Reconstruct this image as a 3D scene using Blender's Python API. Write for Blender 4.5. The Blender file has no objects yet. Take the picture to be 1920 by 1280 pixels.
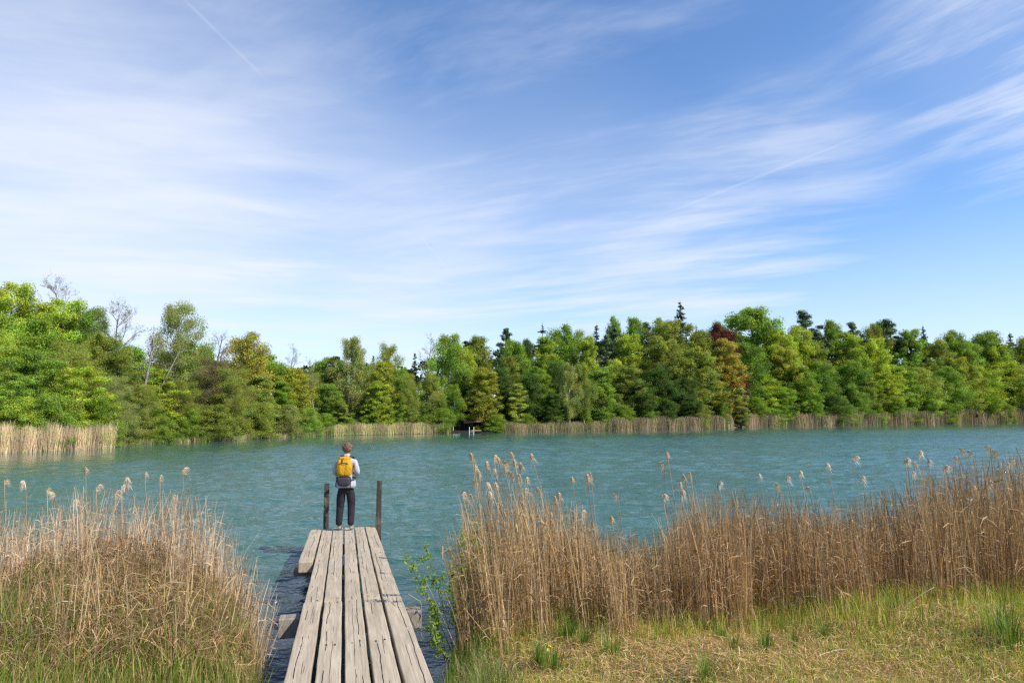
import bpy, bmesh, math, random
import numpy as np
from mathutils import Vector, Matrix, Quaternion
sc = bpy.context.scene
COL = sc.collection
R = math.radians
# ------------------------------------------------------------------ camera
F = 1280.0; CX = 960.0; CY = 640.0; HOR = 777.0; CAMZ = 2.7
PITCH = math.atan((HOR - CY) / F)
cam = bpy.data.objects.new('camera', bpy.data.cameras.new('camera'))
COL.objects.link(cam)
cam.location = (0, 0, CAMZ); cam.rotation_euler = (R(90) + PITCH, 0, 0)
cam.data.sensor_width = 36; cam.data.lens = 24; cam.data.clip_start = 0.05; cam.data.clip_end = 5000
sc.camera = cam
cP, sP = math.cos(PITCH), math.sin(PITCH)
def ray(px, py):
    x = (px - CX) / F; y = -(py - CY) / F
    return Vector((x, cP - y * sP, sP + y * cP))
def at(px, py, z=0.0):
    d = ray(px, py); t = (z - CAMZ) / d.z
    return Vector((0, 0, CAMZ)) + d * t
def dep(px, py, d):                       # point at distance d in front of the camera
    return Vector((0, 0, CAMZ)) + ray(px, py) * d
# ------------------------------------------------------------------ light
SUN_EL, SUN_AZ = R(45), R(-27)            # azimuth measured from +X, negative = behind the camera
sun_dir = Vector((math.cos(SUN_EL) * math.cos(SUN_AZ), math.cos(SUN_EL) * math.sin(SUN_AZ), math.sin(SUN_EL)))
sun = bpy.data.objects.new('sun', bpy.data.lights.new('sun', 'SUN'))
COL.objects.link(sun)
sun.rotation_euler = sun_dir.to_track_quat('Z', 'Y').to_euler()
sun.location = (30, -10, 40)
sun.data.energy = 4.8; sun.data.angle = R(0.53); sun.data.color = (1.0, 0.955, 0.88)
world = bpy.data.worlds.new('World'); sc.world = world; world.use_nodes = True
vs = sc.view_settings
vs.view_transform = 'Standard'; vs.look = 'None'; vs.gamma = 1; vs.exposure = 0.3; vs.use_curve_mapping = False
sc.cycles.max_bounces = 6; sc.cycles.transparent_max_bounces = 4; sc.cycles.diffuse_bounces = 2
sc.cycles.glossy_bounces = 3; sc.cycles.transmission_bounces = 3
sc.cycles.use_denoising = False
sc.cycles.sample_clamp_indirect = 4
sc.cycles.pixel_filter_type = 'BLACKMAN_HARRIS'; sc.cycles.filter_width = 1.35

class G:                                  # tiny node helper
    def __init__(s, nt): s.nt = nt; s.L = nt.links
    def n(s, t, **k):
        nd = s.nt.nodes.new(t)
        for a, b in k.items(): setattr(nd, a, b)
        return nd
    def set(s, sock, v):
        if hasattr(v, 'is_output'): s.L.new(v, sock)
        elif isinstance(v, (tuple, list, Vector)) and sock.type == 'RGBA' and len(v) == 3: sock.default_value = (*v, 1)
        else: sock.default_value = v
    def m(s, op, a, b=None, c=None, clamp=False):
        nd = s.n('ShaderNodeMath', operation=op, use_clamp=clamp)
        for i, v in enumerate((a, b, c)):
            if v is not None: s.set(nd.inputs[i], v)
        return nd.outputs[0]
    def v(s, op, a, b=None, sc_=None):
        nd = s.n('ShaderNodeVectorMath', operation=op)
        s.set(nd.inputs[0], a)
        if b is not None: s.set(nd.inputs[1], b)
        if sc_ is not None: s.set(nd.inputs['Scale'], sc_)
        return nd.outputs['Value'] if op in ('DOT_PRODUCT', 'LENGTH', 'DISTANCE') else nd.outputs[0]
    def noise(s, vec, scale, detail=4, rough=.55, dist=0.0, color=False):
        nd = s.n('ShaderNodeTexNoise'); s.set(nd.inputs['Vector'], vec)
        for k, v in (('Scale', scale), ('Detail', detail), ('Roughness', rough), ('Distortion', dist)): s.set(nd.inputs[k], v)
        return nd.outputs['Color'] if color else nd.outputs['Fac']
    def mr(s, x, a, b, c=0.0, d=1.0, smooth=True):
        nd = s.n('ShaderNodeMapRange', interpolation_type='SMOOTHSTEP' if smooth else 'LINEAR')
        for i, v in enumerate((x, a, b, c, d)): s.set(nd.inputs[i], v)
        return nd.outputs[0]
    def mix(s, f, a, b, mode='MIX'):
        nd = s.n('ShaderNodeMix', data_type='RGBA', blend_type=mode)
        s.set(nd.inputs[0], f); s.set(nd.inputs[6], a); s.set(nd.inputs[7], b)
        return nd.outputs[2]
    def comb(s, x, y, z):
        nd = s.n('ShaderNodeCombineXYZ')
        for i, v in enumerate((x, y, z)): s.set(nd.inputs[i], v)
        return nd.outputs[0]
    def sep(s, v):
        nd = s.n('ShaderNodeSeparateXYZ'); s.set(nd.inputs[0], v); return nd.outputs
    def mapping(s, v, loc=(0, 0, 0), rot=(0, 0, 0), scale=(1, 1, 1)):
        nd = s.n('ShaderNodeMapping'); s.set(nd.inputs[0], v)
        nd.inputs[1].default_value = loc; nd.inputs[2].default_value = rot; nd.inputs[3].default_value = scale
        return nd.outputs[0]
    def along(s, v, ang, ln, wd, loc=(0, 0, 0)):     # rotate first, then stretch by ln along ang
        nd = s.n('ShaderNodeMapping', vector_type='TEXTURE'); s.set(nd.inputs[0], v)
        nd.inputs[1].default_value = loc; nd.inputs[2].default_value = (0, 0, R(ang)); nd.inputs[3].default_value = (ln, wd, 1)
        return nd.outputs[0]
    def bump(s, h, strength=.5, dist=.1, normal=None):
        nd = s.n('ShaderNodeBump'); s.set(nd.inputs['Height'], h)
        s.set(nd.inputs['Strength'], strength); s.set(nd.inputs['Distance'], dist)
        if normal is not None: s.set(nd.inputs['Normal'], normal)
        return nd.outputs[0]

# ---- sky: Nishita + high cirrus layer (directions of the world, at infinity)
g = G(world.node_tree); world.node_tree.nodes.clear()
tc = g.n('ShaderNodeTexCoord').outputs['Generated']
sky = g.n('ShaderNodeTexSky', sky_type='NISHITA'); sky.sun_disc = False
sky.sun_elevation = SUN_EL; sky.sun_rotation = math.atan2(sun_dir.x, sun_dir.y)
sky.air_density = 1.0; sky.dust_density = 0.35; sky.ozone_density = 2.0; sky.altitude = 400
d = g.sep(tc)
zz = g.m('ADD', g.m('MAXIMUM', d[2], 0.0), 0.05)
P = g.comb(g.m('DIVIDE', d[0], zz), g.m('DIVIDE', d[1], zz), 0.0)
wob = g.v('SCALE', g.v('SUBTRACT', g.noise(P, .55, 3, .5, color=True), (.5, .5, .5)), sc_=.42)
Pw = g.v('ADD', P, wob)
nA = g.noise(g.along(Pw, 18, 1.5, .62), 1.0, 11, .62, .0)
nB = g.noise(g.along(Pw, -64, 1.2, .32, (3, 1, 0)), 1.0, 11, .64, .0)
nC = g.noise(g.along(Pw, -26, 1.5, .50, (7, 5, 0)), 1.0, 11, .62, .0)
nBig = g.noise(g.mapping(P, loc=(2, 9, 0), scale=(.6, .6, 1)), .9, 3, .5)
def blob(px, py, r_in, r_out):
    v = ray(px, py).normalized()
    return g.mr(g.v('DOT_PRODUCT', tc, tuple(v)), math.cos(R(r_out)), math.cos(R(r_in)))
sA = g.mr(nA, .30, .78); sB = g.mr(nB, .40, .74); sC = g.mr(nC, .34, .76); sA2 = g.mr(nA, .50, .66); sC2 = g.mr(nC, .46, .74)
big = g.mr(nBig, .30, .66, .35, 1.0)
terms = [
    (blob(-250, 300, 3, 30), sA, .20, .30), (blob(40, 560, 2, 22), sA, .40, .30),
    (blob(480, 640, 3, 26), sA, .32, .36), (blob(1000, 620, 3, 24), sC, .24, .42),
    (blob(475, 478, .1, 5.5), sA2, .0, .6),
    (blob(2030, 20, 1, 13), sB, .12, .80), (blob(1760, 190, 2, 12), sB, .0, .24), (blob(1430, 370, 1, 12), sC, .03, .50),
    (blob(750, 130, 2, 24), g.m('MULTIPLY', sC2, big), .0, .36), (blob(250, 120, 3, 20), sA, .10, .28), (blob(1350, 150, 2, 17), g.m('MULTIPLY', sC2, big), .0, .30),
    (blob(1300, 640, 3, 14), sC, .06, .34), (blob(1900, 640, 2, 12), sC, .0, .16)]
dens = None
for bmask, s_, a_, b_ in terms:
    t = g.m('MULTIPLY', bmask, g.m('MULTIPLY_ADD', s_, b_, a_))
    inv = g.m('SUBTRACT', 1.0, t, clamp=True)
    dens = inv if dens is None else g.m('MULTIPLY', dens, inv)
def trail(a, b, w, k):                       # contrail: a thin great-circle arc
    A, B = ray(*a).normalized(), ray(*b).normalized(); N = A.cross(B).normalized(); M = (A + B).normalized()
    off = g.m('ABSOLUTE', g.v('DOT_PRODUCT', tc, tuple(N)))
    line = g.mr(off, w * .2, w, 1.0, 0.0)
    half = math.acos(max(-1, min(1, A.dot(M))))
    ext = g.mr(g.v('DOT_PRODUCT', tc, tuple(M)), math.cos(half * 1.05), math.cos(half * .6))
    t = g.m('MULTIPLY', g.m('MULTIPLY', line, ext), g.m('MULTIPLY_ADD', g.noise(tc, 40, 3), .8, .2))
    return g.m('SUBTRACT', 1.0, g.m('MULTIPLY', t, k), clamp=True)
for a, b, w, k in (((335, -10), (500, 150), .0030, .20), ((785, 440), (858, 525), .0014, .30), ((1230, 408), (1640, 245), .0026, .26)):
    dens = g.m('MULTIPLY', dens, trail(a, b, w, k))
dens = g.m('SUBTRACT', 1.0, dens, clamp=True)
dens = g.m('MULTIPLY', dens, g.mr(d[2], -.02, .03))
hz = g.m('MULTIPLY', g.mr(d[2], .0, .30, 1.0, 0.0), .58)      # bright low haze near the horizon
dens = g.m('MAXIMUM', dens, hz)
skyc = g.mix(1.0, sky.outputs[0], (.84, 1.05, 1.27), 'MULTIPLY')
bg1 = g.n('ShaderNodeBackground'); g.set(bg1.inputs[0], skyc); bg1.inputs[1].default_value = 0.135
bg2 = g.n('ShaderNodeBackground'); bg2.inputs[0].default_value = (.81, .85, .95, 1); bg2.inputs[1].default_value = 0.90
mx = g.n('ShaderNodeMixShader'); g.set(mx.inputs[0], dens); g.L.new(bg1.outputs[0], mx.inputs[1]); g.L.new(bg2.outputs[0], mx.inputs[2])
wo = g.n('ShaderNodeOutputWorld'); g.L.new(mx.outputs[0], wo.inputs[0])
world.cycles.sampling_method = 'MANUAL'; world.cycles.sample_map_resolution = 512

# ------------------------------------------------------------------ materials
def new_mat(name):
    m = bpy.data.materials.new(name); m.use_nodes = True; m.node_tree.nodes.clear()
    g = G(m.node_tree); out = g.n('ShaderNodeOutputMaterial')
    return m, g, out
def principled(g, out, color, rough=.7, normal=None, spec=.3, **kw):
    b = g.n('ShaderNodeBsdfPrincipled')
    g.set(b.inputs['Base Color'], color); g.set(b.inputs['Roughness'], rough)
    g.set(b.inputs['Specular IOR Level'], spec)
    if normal is not None: g.set(b.inputs['Normal'], normal)
    for k, v in kw.items(): g.set(b.inputs[k.replace('_', ' ')], v)
    g.L.new(b.outputs[0], out.inputs[0]); return b
def flat_mat(name, color, rough=.7, var=.25, scale=20, bumpd=.004, metallic=0.0, spec=.3):
    m, g, out = new_mat(name)
    co = g.n('ShaderNodeTexCoord').outputs['Object']
    n = g.noise(co, scale, 5, .6)
    c = g.mix(g.mr(n, .3, .7), tuple(x * (1 - var) for x in color), tuple(min(1, x * (1 + var)) for x in color))
    principled(g, out, c, rough, g.bump(n, .6, bumpd), spec, Metallic=metallic)
    return m
def leaf_mat(name, transl=.35, rough=.55, gloss=.25):
    m, g, out = new_mat(name)
    oi = g.n('ShaderNodeObjectInfo'); at_ = g.n('ShaderNodeAttribute', attribute_name='tint')
    c = g.mix(1.0, oi.outputs['Color'], at_.outputs['Color'], 'MULTIPLY')
    b = g.n('ShaderNodeBsdfPrincipled'); g.set(b.inputs['Base Color'], c)
    b.inputs['Roughness'].default_value = rough; b.inputs['Specular IOR Level'].default_value = gloss
    t = g.n('ShaderNodeBsdfTranslucent'); g.set(t.inputs[0], g.mix(1.0, c, (1.25, 1.2, .55), 'MULTIPLY'))
    x = g.n('ShaderNodeMixShader'); x.inputs[0].default_value = transl
    g.L.new(b.outputs[0], x.inputs[1]); g.L.new(t.outputs[0], x.inputs[2]); g.L.new(x.outputs[0], out.inputs[0])
    return m
def bark_mat(name, c1, c2, scale=(3, 3, .6), birch=False):
    m, g, out = new_mat(name)
    co = g.n('ShaderNodeTexCoord').outputs['Object']
    n = g.noise(g.mapping(co, scale=scale), 3, 5, .65)
    c = g.mix(g.mr(n, .35, .65), c1, c2)
    if birch:
        n2 = g.noise(g.mapping(co, scale=(1, 1, 5)), 2.2, 3, .6)
        c = g.mix(g.mr(n2, .58, .66), c, (.03, .028, .025))
    principled(g, out, c, .85, g.bump(n, .8, .03), .2)
    return m
M_LEAF = leaf_mat('leaf', .36, .6, .15)
M_NEEDLE = leaf_mat('needle', .1, .6, .2)
M_STRAW = leaf_mat('dry_reed', .22, .6, .25)
M_GRASS = leaf_mat('grass_blade', .35, .5, .3)
M_BARK = bark_mat('bark', (.06, .05, .04), (.19, .165, .14))
M_PINEBARK = bark_mat('pine_bark', (.10, .045, .025), (.25, .11, .06))
M_BIRCH = bark_mat('birch_bark', (.45, .44, .42), (.62, .61, .58), birch=True)
M_DEADBARK = bark_mat('dead_bark', (.16, .135, .12), (.36, .31, .28))

# ---- weathered plank wood
def wood_mat(name, c_lo, c_hi, crack=1.0, dark=(.018, .014, .012)):
    m, g, out = new_mat(name)
    tcn = g.n('ShaderNodeTexCoord'); co = tcn.outputs['Object']
    rnd = g.n('ShaderNodeAttribute', attribute_name='seed').outputs['Fac']
    off = g.comb(g.m('MULTIPLY', rnd, 3.7), g.m('MULTIPLY', rnd, 31.0), 0.0)
    uvn = g.n('ShaderNodeAttribute', attribute_name='uvw').outputs['Vector']    # x across plank centred (m), y along (m)
    p = g.v('ADD', co, off); q = g.sep(uvn)
    fine = g.noise(g.mapping(p, scale=(70, 2.2, 20)), 1, 6, .65)
    wide = g.noise(g.mapping(p, scale=(9, .55, 4)), 1, 5, .6, .6)
    stain = g.noise(g.mapping(p, scale=(3.5, 1.6, 3)), 1, 5, .6)
    c = g.mix(g.mr(fine, .25, .75), c_lo, c_hi)
    c = g.mix(g.mr(wide, .35, .75, 0, .5), c, tuple(x * .62 for x in c_lo))
    c = g.mix(g.mr(stain, .5, .72, 0, .45), c, (.30, .245, .175))
    cross = g.noise(g.mapping(p, scale=(2.2, 14, 2)), 1, 4, .7)
    c = g.mix(g.mr(cross, .66, .74, 0, .5), c, (.10, .085, .07))
    # long wandering drying cracks
    total = None
    for k, (cx, amp, wdt, fr) in enumerate(((.0, .030, .0026, .45), (.35, .014, .0010, .9), (-.6, .014, .0009, .8))):
        wn = g.noise(g.comb(g.m('ADD', g.m('MULTIPLY', rnd, 17.0), k * 5.3), g.m('MULTIPLY', q[1], fr), 0.0), 1.6, 7, .55)
        cxr = g.m('MULTIPLY', g.m('SUBTRACT', g.m('FRACT', g.m('MULTIPLY_ADD', rnd, 7.31, k * .37 + cx * .3)), .5), .10)
        pos = g.m('ADD', g.m('MULTIPLY', g.m('SUBTRACT', wn, .5), amp * 3.2), cxr)
        dist = g.m('ABSOLUTE', g.m('SUBTRACT', q[0], pos))
        on = g.mr(g.noise(g.comb(g.m('MULTIPLY_ADD', rnd, 9.0, k * 3.1), g.m('MULTIPLY', q[1], .7), 2.0), 1.5, 3, .6), .46 + .06 * k, .50 + .06 * k)
        ww = g.m('MULTIPLY', on, wdt * 1.05)
        ln = g.m('MULTIPLY', g.mr(g.m('SUBTRACT', dist, ww), -.0004, .0014, 1.0, 0.0), g.mr(on, .02, .2))
        total = ln if total is None else g.m('MAXIMUM', total, ln)
    short = g.mr(g.noise(g.mapping(p, scale=(120, 3.5, 30), loc=(4, 2, 0)), 1, 2, .5), .80, .86)
    short = g.m('MULTIPLY', short, .7)
    total = g.m('MULTIPLY', g.m('MAXIMUM', total, short), crack)
    geo = g.n('ShaderNodeNewGeometry')
    c = g.mix(total, c, dark)
    h = g.m('SUBTRACT', g.m('MULTIPLY_ADD', wide, .6, g.m('MULTIPLY', fine, .3)), g.m('MULTIPLY', total, 1.5))
    principled(g, out, c, .82, g.bump(h, .9, .006), .2)
    return m
M_PLANK = wood_mat('weathered_plank', (.355, .28, .19), (.60, .485, .34))
M_BEAM = wood_mat('beam_wood', (.20, .16, .12), (.40, .34, .27), .7)
M_POST = wood_mat('post_wood', (.045, .038, .031), (.105, .090, .072), .6)

# ---- ground
m, g, out = new_mat('lake_bank'); M_GROUND = m
geo = g.n('ShaderNodeNewGeometry'); pos = geo.outputs['Position']; q = g.sep(pos)
n1 = g.noise(pos, 1.3, 5, .6); n2 = g.noise(pos, 14, 6, .7); n3 = g.noise(pos, 55, 3, .6)
near = g.mix(g.mr(n2, .35, .65), (.15, .09, .022), (.34, .24, .09))
near = g.mix(g.mr(n3, .45, .7, 0, .6), near, (.40, .32, .18))
near = g.mix(g.mr(n1, .5, .65, 0, .7), near, (.09, .13, .02))
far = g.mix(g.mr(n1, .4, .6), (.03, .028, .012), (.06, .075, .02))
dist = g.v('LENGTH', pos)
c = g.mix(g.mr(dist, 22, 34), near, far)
sand = g.mix(g.mr(n2, .3, .7), (.22, .18, .12), (.45, .38, .27))
c = g.mix(g.m('MULTIPLY', g.mr(q[2], .16, .30, 1, 0), g.mr(dist, 22, 34)), c, sand)
mud = g.mix(.5, (.03, .028, .018), (.05, .06, .03))
c = g.mix(g.mr(q[2], .02, .10, 1, 0), c, mud)
sp_ = at(884, 811.5); c = g.mix(g.mr(g.v('DISTANCE', pos, (sp_.x - .6, sp_.y + 1.5, 0)), 3.0, 4.5, 1.0, 0.0), c, (.03, .025, .016))  # ground painted dark around the landing, imitating the shade of the deep gap
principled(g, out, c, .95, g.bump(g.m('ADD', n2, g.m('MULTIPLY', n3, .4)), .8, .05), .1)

# ---- water
m, g, out = new_mat('lake_water'); M_WATER = m
geo = g.n('ShaderNodeNewGeometry'); pos = geo.outputs['Position']
dist = g.v('LENGTH', pos)
wp = g.v('ADD', pos, g.v('SCALE', g.noise(pos, .6, 2, .5, color=True), sc_=.5))
w1 = g.noise(g.mapping(wp, rot=(0, 0, R(12)), scale=(.75, 1.5, 1)), 1.5, 3, .5)
w2 = g.noise(g.mapping(wp, rot=(0, 0, R(-9)), scale=(.65, 1.35, 1)), 4.2, 4, .6)
w3 = g.noise(g.mapping(wp, rot=(0, 0, R(20)), scale=(.8, 1.4, 1)), .35, 3, .5)
gust = g.noise(g.mapping(pos, scale=(.35, 1, 1)), .10, 3, .55)
shel = g.mr(dist, 7, 15, .5, 1.0)                    # sheltered, calmer water between the reeds
amp = g.m('MULTIPLY', shel, g.mr(gust, .3, .7, .75, 1.15))
w4 = g.noise(g.mapping(wp, scale=(.8, 1.3, 1)), 12.0, 2, .5)
h = g.m('ADD', g.m('MULTIPLY', w1, .05), g.m('MULTIPLY', w2, .05))
h = g.m('ADD', h, g.m('MULTIPLY', w4, .022))
h = g.m('ADD', h, g.m('MULTIPLY', w3, g.mr(dist, 40, 120, .0, .35)))
lee = g.mr(g.n('ShaderNodeAttribute', attribute_name='lee').outputs['Fac'], 0.0, 1.0, 1.0, .10)
h = g.m('MULTIPLY', h, g.m('MULTIPLY', amp, lee))
nrm = g.bump(h, 1.0, 1.0)
big = g.noise(pos, .02, 3, .5)
c = g.mix(g.mr(big, .35, .65), (.036, .106, .082), (.048, .130, .102))
c = g.mix(g.mr(dist, 5, 16), (.018, .040, .045), c)
b = principled(g, out, c, g.m('MULTIPLY', g.mr(dist, 10, 90, .04, .16), lee), nrm, .5, IOR=1.333)

# ------------------------------------------------------------------ object helpers
def link(o, parent=None):
    COL.objects.link(o)
    if parent is not None: o.parent = parent
    return o
def props(o, label=None, cat=None, group=None, kind=None):
    if label: o['label'] = label
    if cat: o['category'] = cat
    if group: o['group'] = group
    if kind: o['kind'] = kind
    return o
def empty(name, loc=(0, 0, 0), rot=None):
    o = bpy.data.objects.new(name, None); o.empty_display_size = .2; o.location = loc
    if rot is not None: o.rotation_euler = rot
    return link(o)
def mesh_np(name, V, Fc, mats, tint=None, mi=None, smooth=False, extra=None):
    """V (n,3); Fc (m,4) quads or (m,3) triangles"""
    V = np.asarray(V, np.float32); Fc = np.asarray(Fc, np.int32); k = Fc.shape[1]
    me = bpy.data.meshes.new(name)
    me.vertices.add(len(V)); me.vertices.foreach_set('co', V.ravel())
    me.loops.add(Fc.size); me.loops.foreach_set('vertex_index', Fc.ravel())
    me.polygons.add(len(Fc)); me.polygons.foreach_set('loop_start', np.arange(0, Fc.size, k, dtype=np.int32))
    me.polygons.foreach_set('loop_total', np.full(len(Fc), k, np.int32))
    for m_ in (mats if isinstance(mats, (list, tuple)) else [mats]): me.materials.append(m_)
    if mi is not None: me.polygons.foreach_set('material_index', np.asarray(mi, np.int32))
    me.polygons.foreach_set('use_smooth', np.full(len(Fc), smooth))
    me.update(calc_edges=True)
    if tint is not None:
        a = me.attributes.new('tint', 'FLOAT_COLOR', 'FACE')
        t4 = np.ones((len(Fc), 4), np.float32); t4[:, :3] = tint; a.data.foreach_set('color', t4.ravel())
    if extra is not None:
        for nm, arr in extra.items():
            a = me.attributes.new(nm, 'FLOAT', 'POINT'); a.data.foreach_set('value', np.asarray(arr, np.float32))
    return me
def obj_of(name, me, parent=None, color=None):
    o = bpy.data.objects.new(name, me); link(o, parent)
    if color is not None: o.color = (*color, 1)
    return o
class Bag:                                   # collects quads with a tint
    def __init__(s): s.V = []; s.F = []; s.T = []; s.M = []; s.n = 0
    def add(s, V, Fc, tint=(1, 1, 1), mi=0):
        V = np.asarray(V, np.float32).reshape(-1, 3); Fc = np.asarray(Fc, np.int64)
        s.V.append(V); s.F.append(Fc + s.n); s.n += len(V)
        t = np.asarray(tint, np.float32)
        s.T.append(np.broadcast_to(t, (len(Fc), 3)).copy()); s.M.append(np.full(len(Fc), mi))
    def mesh(s, name, mats, smooth=False):
        return mesh_np(name, np.concatenate(s.V), np.concatenate(s.F), mats, np.concatenate(s.T), np.concatenate(s.M), smooth)
def unit(a): return a / (np.linalg.norm(a, axis=-1, keepdims=True) + 1e-9)
def leafquads(bag, C, N, size, asp, rng, tint, mi=0, fold=0.0):
    """diamond leaves at C (n,3), normals N, half length size (n,)"""
    n = len(C); N = unit(N)
    r = unit(rng.normal(size=(n, 3))); u = unit(np.cross(N, r)); v = np.cross(N, u)
    s = np.asarray(size).reshape(-1, 1) * np.ones((n, 1))
    V = np.stack([C - u * s, C - v * s * asp + N * s * fold, C + u * s, C + v * s * asp + N * s * fold], 1)
    bag.add(V.reshape(-1, 3), np.arange(4 * n).reshape(n, 4), tint, mi)
def ribbons(bag, pts, width, side, tint, mi=0):
    """pts (n,k,3) centrelines; width (n,k); side (n,3) unit"""
    n, k, _ = pts.shape
    w = width[..., None] * .5; s = side[:, None, :]
    V = np.stack([pts - s * w, pts + s * w], 2).reshape(n, 2 * k, 3)
    f = np.array([[2 * i, 2 * i + 1, 2 * i + 3, 2 * i + 2] for i in range(k - 1)])
    Fc = (np.arange(n)[:, None, None] * (2 * k) + f[None]).reshape(-1, 4)
    t = np.repeat(np.broadcast_to(np.asarray(tint, np.float32), (n, 3)), k - 1, 0)
    bag.add(V.reshape(-1, 3), Fc, t, mi)
def tubes(bag, polys, radii, sides=5, tint=(1, 1, 1), mi=0):
    for P_, r_ in zip(polys, radii):
        P_ = np.asarray(P_, np.float64); k = len(P_)
        T = unit(np.gradient(P_, axis=0))
        ref = np.array([1.0, 0.1, 0.05]) if abs(T[0][2]) > .7 else np.array([0.05, .1, 1.0])
        U = unit(np.cross(T, ref)); W = np.cross(T, U)
        a = np.arange(sides) * 2 * math.pi / sides
        ring = U[:, None] * np.cos(a)[None, :, None] + W[:, None] * np.sin(a)[None, :, None]
        V = P_[:, None] + ring * np.asarray(r_).reshape(-1, 1, 1)
        idx = np.arange(k * sides).reshape(k, sides)
        nx = np.roll(idx, -1, 1)
        Fc = np.stack([idx[:-1], nx[:-1], nx[1:], idx[1:]], -1).reshape(-1, 4)
        bag.add(V.reshape(-1, 3), Fc, tint, mi)
        c = (k - 1) * sides                                 # close the tip and the base
        for b0, flip in ((c, 0), (0, 1)):
            if sides >= 4:
                ring_ = [b0 + i for i in range(sides)]
                if flip: ring_ = ring_[::-1]
                q4 = [ring_[0], ring_[1], ring_[2], ring_[3]]
                bag.F.append(np.array([q4]) + bag.n - k * sides); bag.T.append(np.array([tint], np.float32).reshape(1, 3)); bag.M.append(np.array([mi]))

# ------------------------------------------------------------------ shoreline and terrain
FAR = [(-900, 868), (-400, 860), (0, 848), (150, 842), (215, 838), (245, 834), (330, 829), (430, 826), (520, 820), (600, 817), (700, 815), (830, 812),
       (900, 811), (1000, 809.5), (1130, 807.5), (1300, 805), (1420, 800), (1600, 797), (1760, 794.5), (1920, 792.5), (2300, 791), (2900, 791)]
def azi(px, py=790):
    v = ray(px, py); return math.atan2(v.x, v.y)
FA = np.array([azi(*p) for p in FAR]); FR = np.array([math.hypot(at(*p).x, at(*p).y) for p in FAR])
FA = np.concatenate([[-math.pi, -1.6], FA, [1.6, math.pi]]); FR = np.concatenate([[60, 50], FR, [150, 60]])
def Rfar(a): return np.interp(a, FA, FR)
NEAR = [(-900, 12), (-300, 12.2), (0, 12.2), (250, 11.6), (380, 10.8), (440, 9.6), (470, 8.4), (492, 6.6), (505, 5.2), (540, 3.9), (650, 3.2), (780, 4.2), (822, 5.4),
        (840, 6.6), (865, 8.0), (900, 9.6), (1050, 10.6), (1250, 10.4), (1500, 12), (1750, 14), (1920, 15.5), (2400, 18)]
NA = np.array([azi(p[0], 1000) for p in NEAR]); NR = np.array([p[1] for p in NEAR], float)
NA = np.concatenate([[-math.pi, -1.9], NA, [1.9, math.pi]]); NR = np.concatenate([[70, 20], NR, [24, 70]])
def Rnear(a): return np.interp(a, NA, NR)
def hills(a, o):                         # height behind the far shore at distance o from it
    slope = np.interp(a, [azi(0), azi(600), azi(900), azi(1300), azi(1900)], [.05, .05, .08, .14, .15])
    base = .30 * (1 - np.exp(-np.maximum(o, 0) / 1.2))
    return base + slope * np.maximum(o - 4, 0) * np.exp(-np.maximum(o, 0) / 420)
def height(x, y):
    x = np.asarray(x, float); y = np.asarray(y, float)
    r = np.hypot(x, y); a = np.arctan2(x, y)
    rn, rf = Rnear(a), Rfar(a)
    n_ = .05 * np.sin(x * 2.1 + y * .7) + .04 * np.sin(x * 1.1 - y * 2.3 + 1)
    e = rn - r
    near_h = np.where(e > 0, .05 + .30 * (1 - np.exp(-e / 1.0)) + .065 * np.clip(e - 1.5, 0, 12) + n_ * np.clip(e, 0, 1), .05 + np.maximum(e, -6) * .28)
    mound = .30 * np.exp(-(((x + 4.9) / 1.9) ** 2 + ((y - 8.3) / 1.3) ** 2))
    near_h = near_h + mound * (e > 0)
    o = r - rf
    far_h = np.where(o > 0, hills(a, o), np.maximum(o, -12) * .12 - .001)
    mid = np.maximum(near_h, far_h)
    return np.maximum(mid, -1.6)
def hz_(x, y): return float(height(x, y))
rad = np.unique(np.concatenate([np.linspace(.0, 4, 14), np.linspace(4, 20, 90), np.geomspace(20, 300, 150), np.geomspace(300, 3500, 26)]))
ang = np.unique(np.concatenate([np.linspace(-math.pi, -.9, 60), np.linspace(-.9, .9, 520), np.linspace(.9, math.pi, 60)]))[:-1]
AA, RR = np.meshgrid(ang, rad, indexing='ij')
XX, YY = RR * np.sin(AA), RR * np.cos(AA); ZZ = height(XX, YY)
na, nr = AA.shape; idx = np.arange(na * nr).reshape(na, nr); nx = np.roll(idx, -1, 0)
Fg = np.stack([idx[:, :-1], idx[:, 1:], nx[:, 1:], nx[:, :-1]], -1).reshape(-1, 4)
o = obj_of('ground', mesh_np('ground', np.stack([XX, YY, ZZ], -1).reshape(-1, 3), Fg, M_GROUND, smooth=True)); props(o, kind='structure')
# water sheet: real waves near, finer bump on top; 'lee' marks the calm band under the far trees
wr = np.random.default_rng(8)
angw = np.unique(np.concatenate([np.linspace(-math.pi, -.78, 70), np.linspace(-.78, .78, 900), np.linspace(.78, math.pi, 70)]))[:-1]
radw = [1.2]
while radw[-1] < 420: radw.append(radw[-1] + max(.045, .0028 * radw[-1]) if radw[-1] < 130 else radw[-1] * 1.02)
radw = np.array(radw)
AW, RW = np.meshgrid(angw, radw, indexing='ij'); XW, YW = RW * np.sin(AW), RW * np.cos(AW)
ZW = np.zeros_like(XW)
for i in range(58):
    lam = math.exp(wr.uniform(math.log(.28), math.log(2.6))); th_ = R(-70) + wr.normal(0, .55); kx, ky = math.cos(th_) * 2 * math.pi / lam, math.sin(th_) * 2 * math.pi / lam
    am = .0036 * lam ** .9 * wr.uniform(.5, 1.3); cell = np.maximum(.045, .0028 * RW)
    ZW += am * np.clip((lam / cell - 2.2) / 2, 0, 1) * np.sin(kx * XW + ky * YW + wr.uniform(0, 6.28)) * (np.clip((RW - 5) / 9, .25, 1) if lam < 1.0 else 1.0)
lee = np.clip(1 - (Rfar(AW) - RW) / (.45 * Rfar(AW)), 0, 1) ** .65
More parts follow.
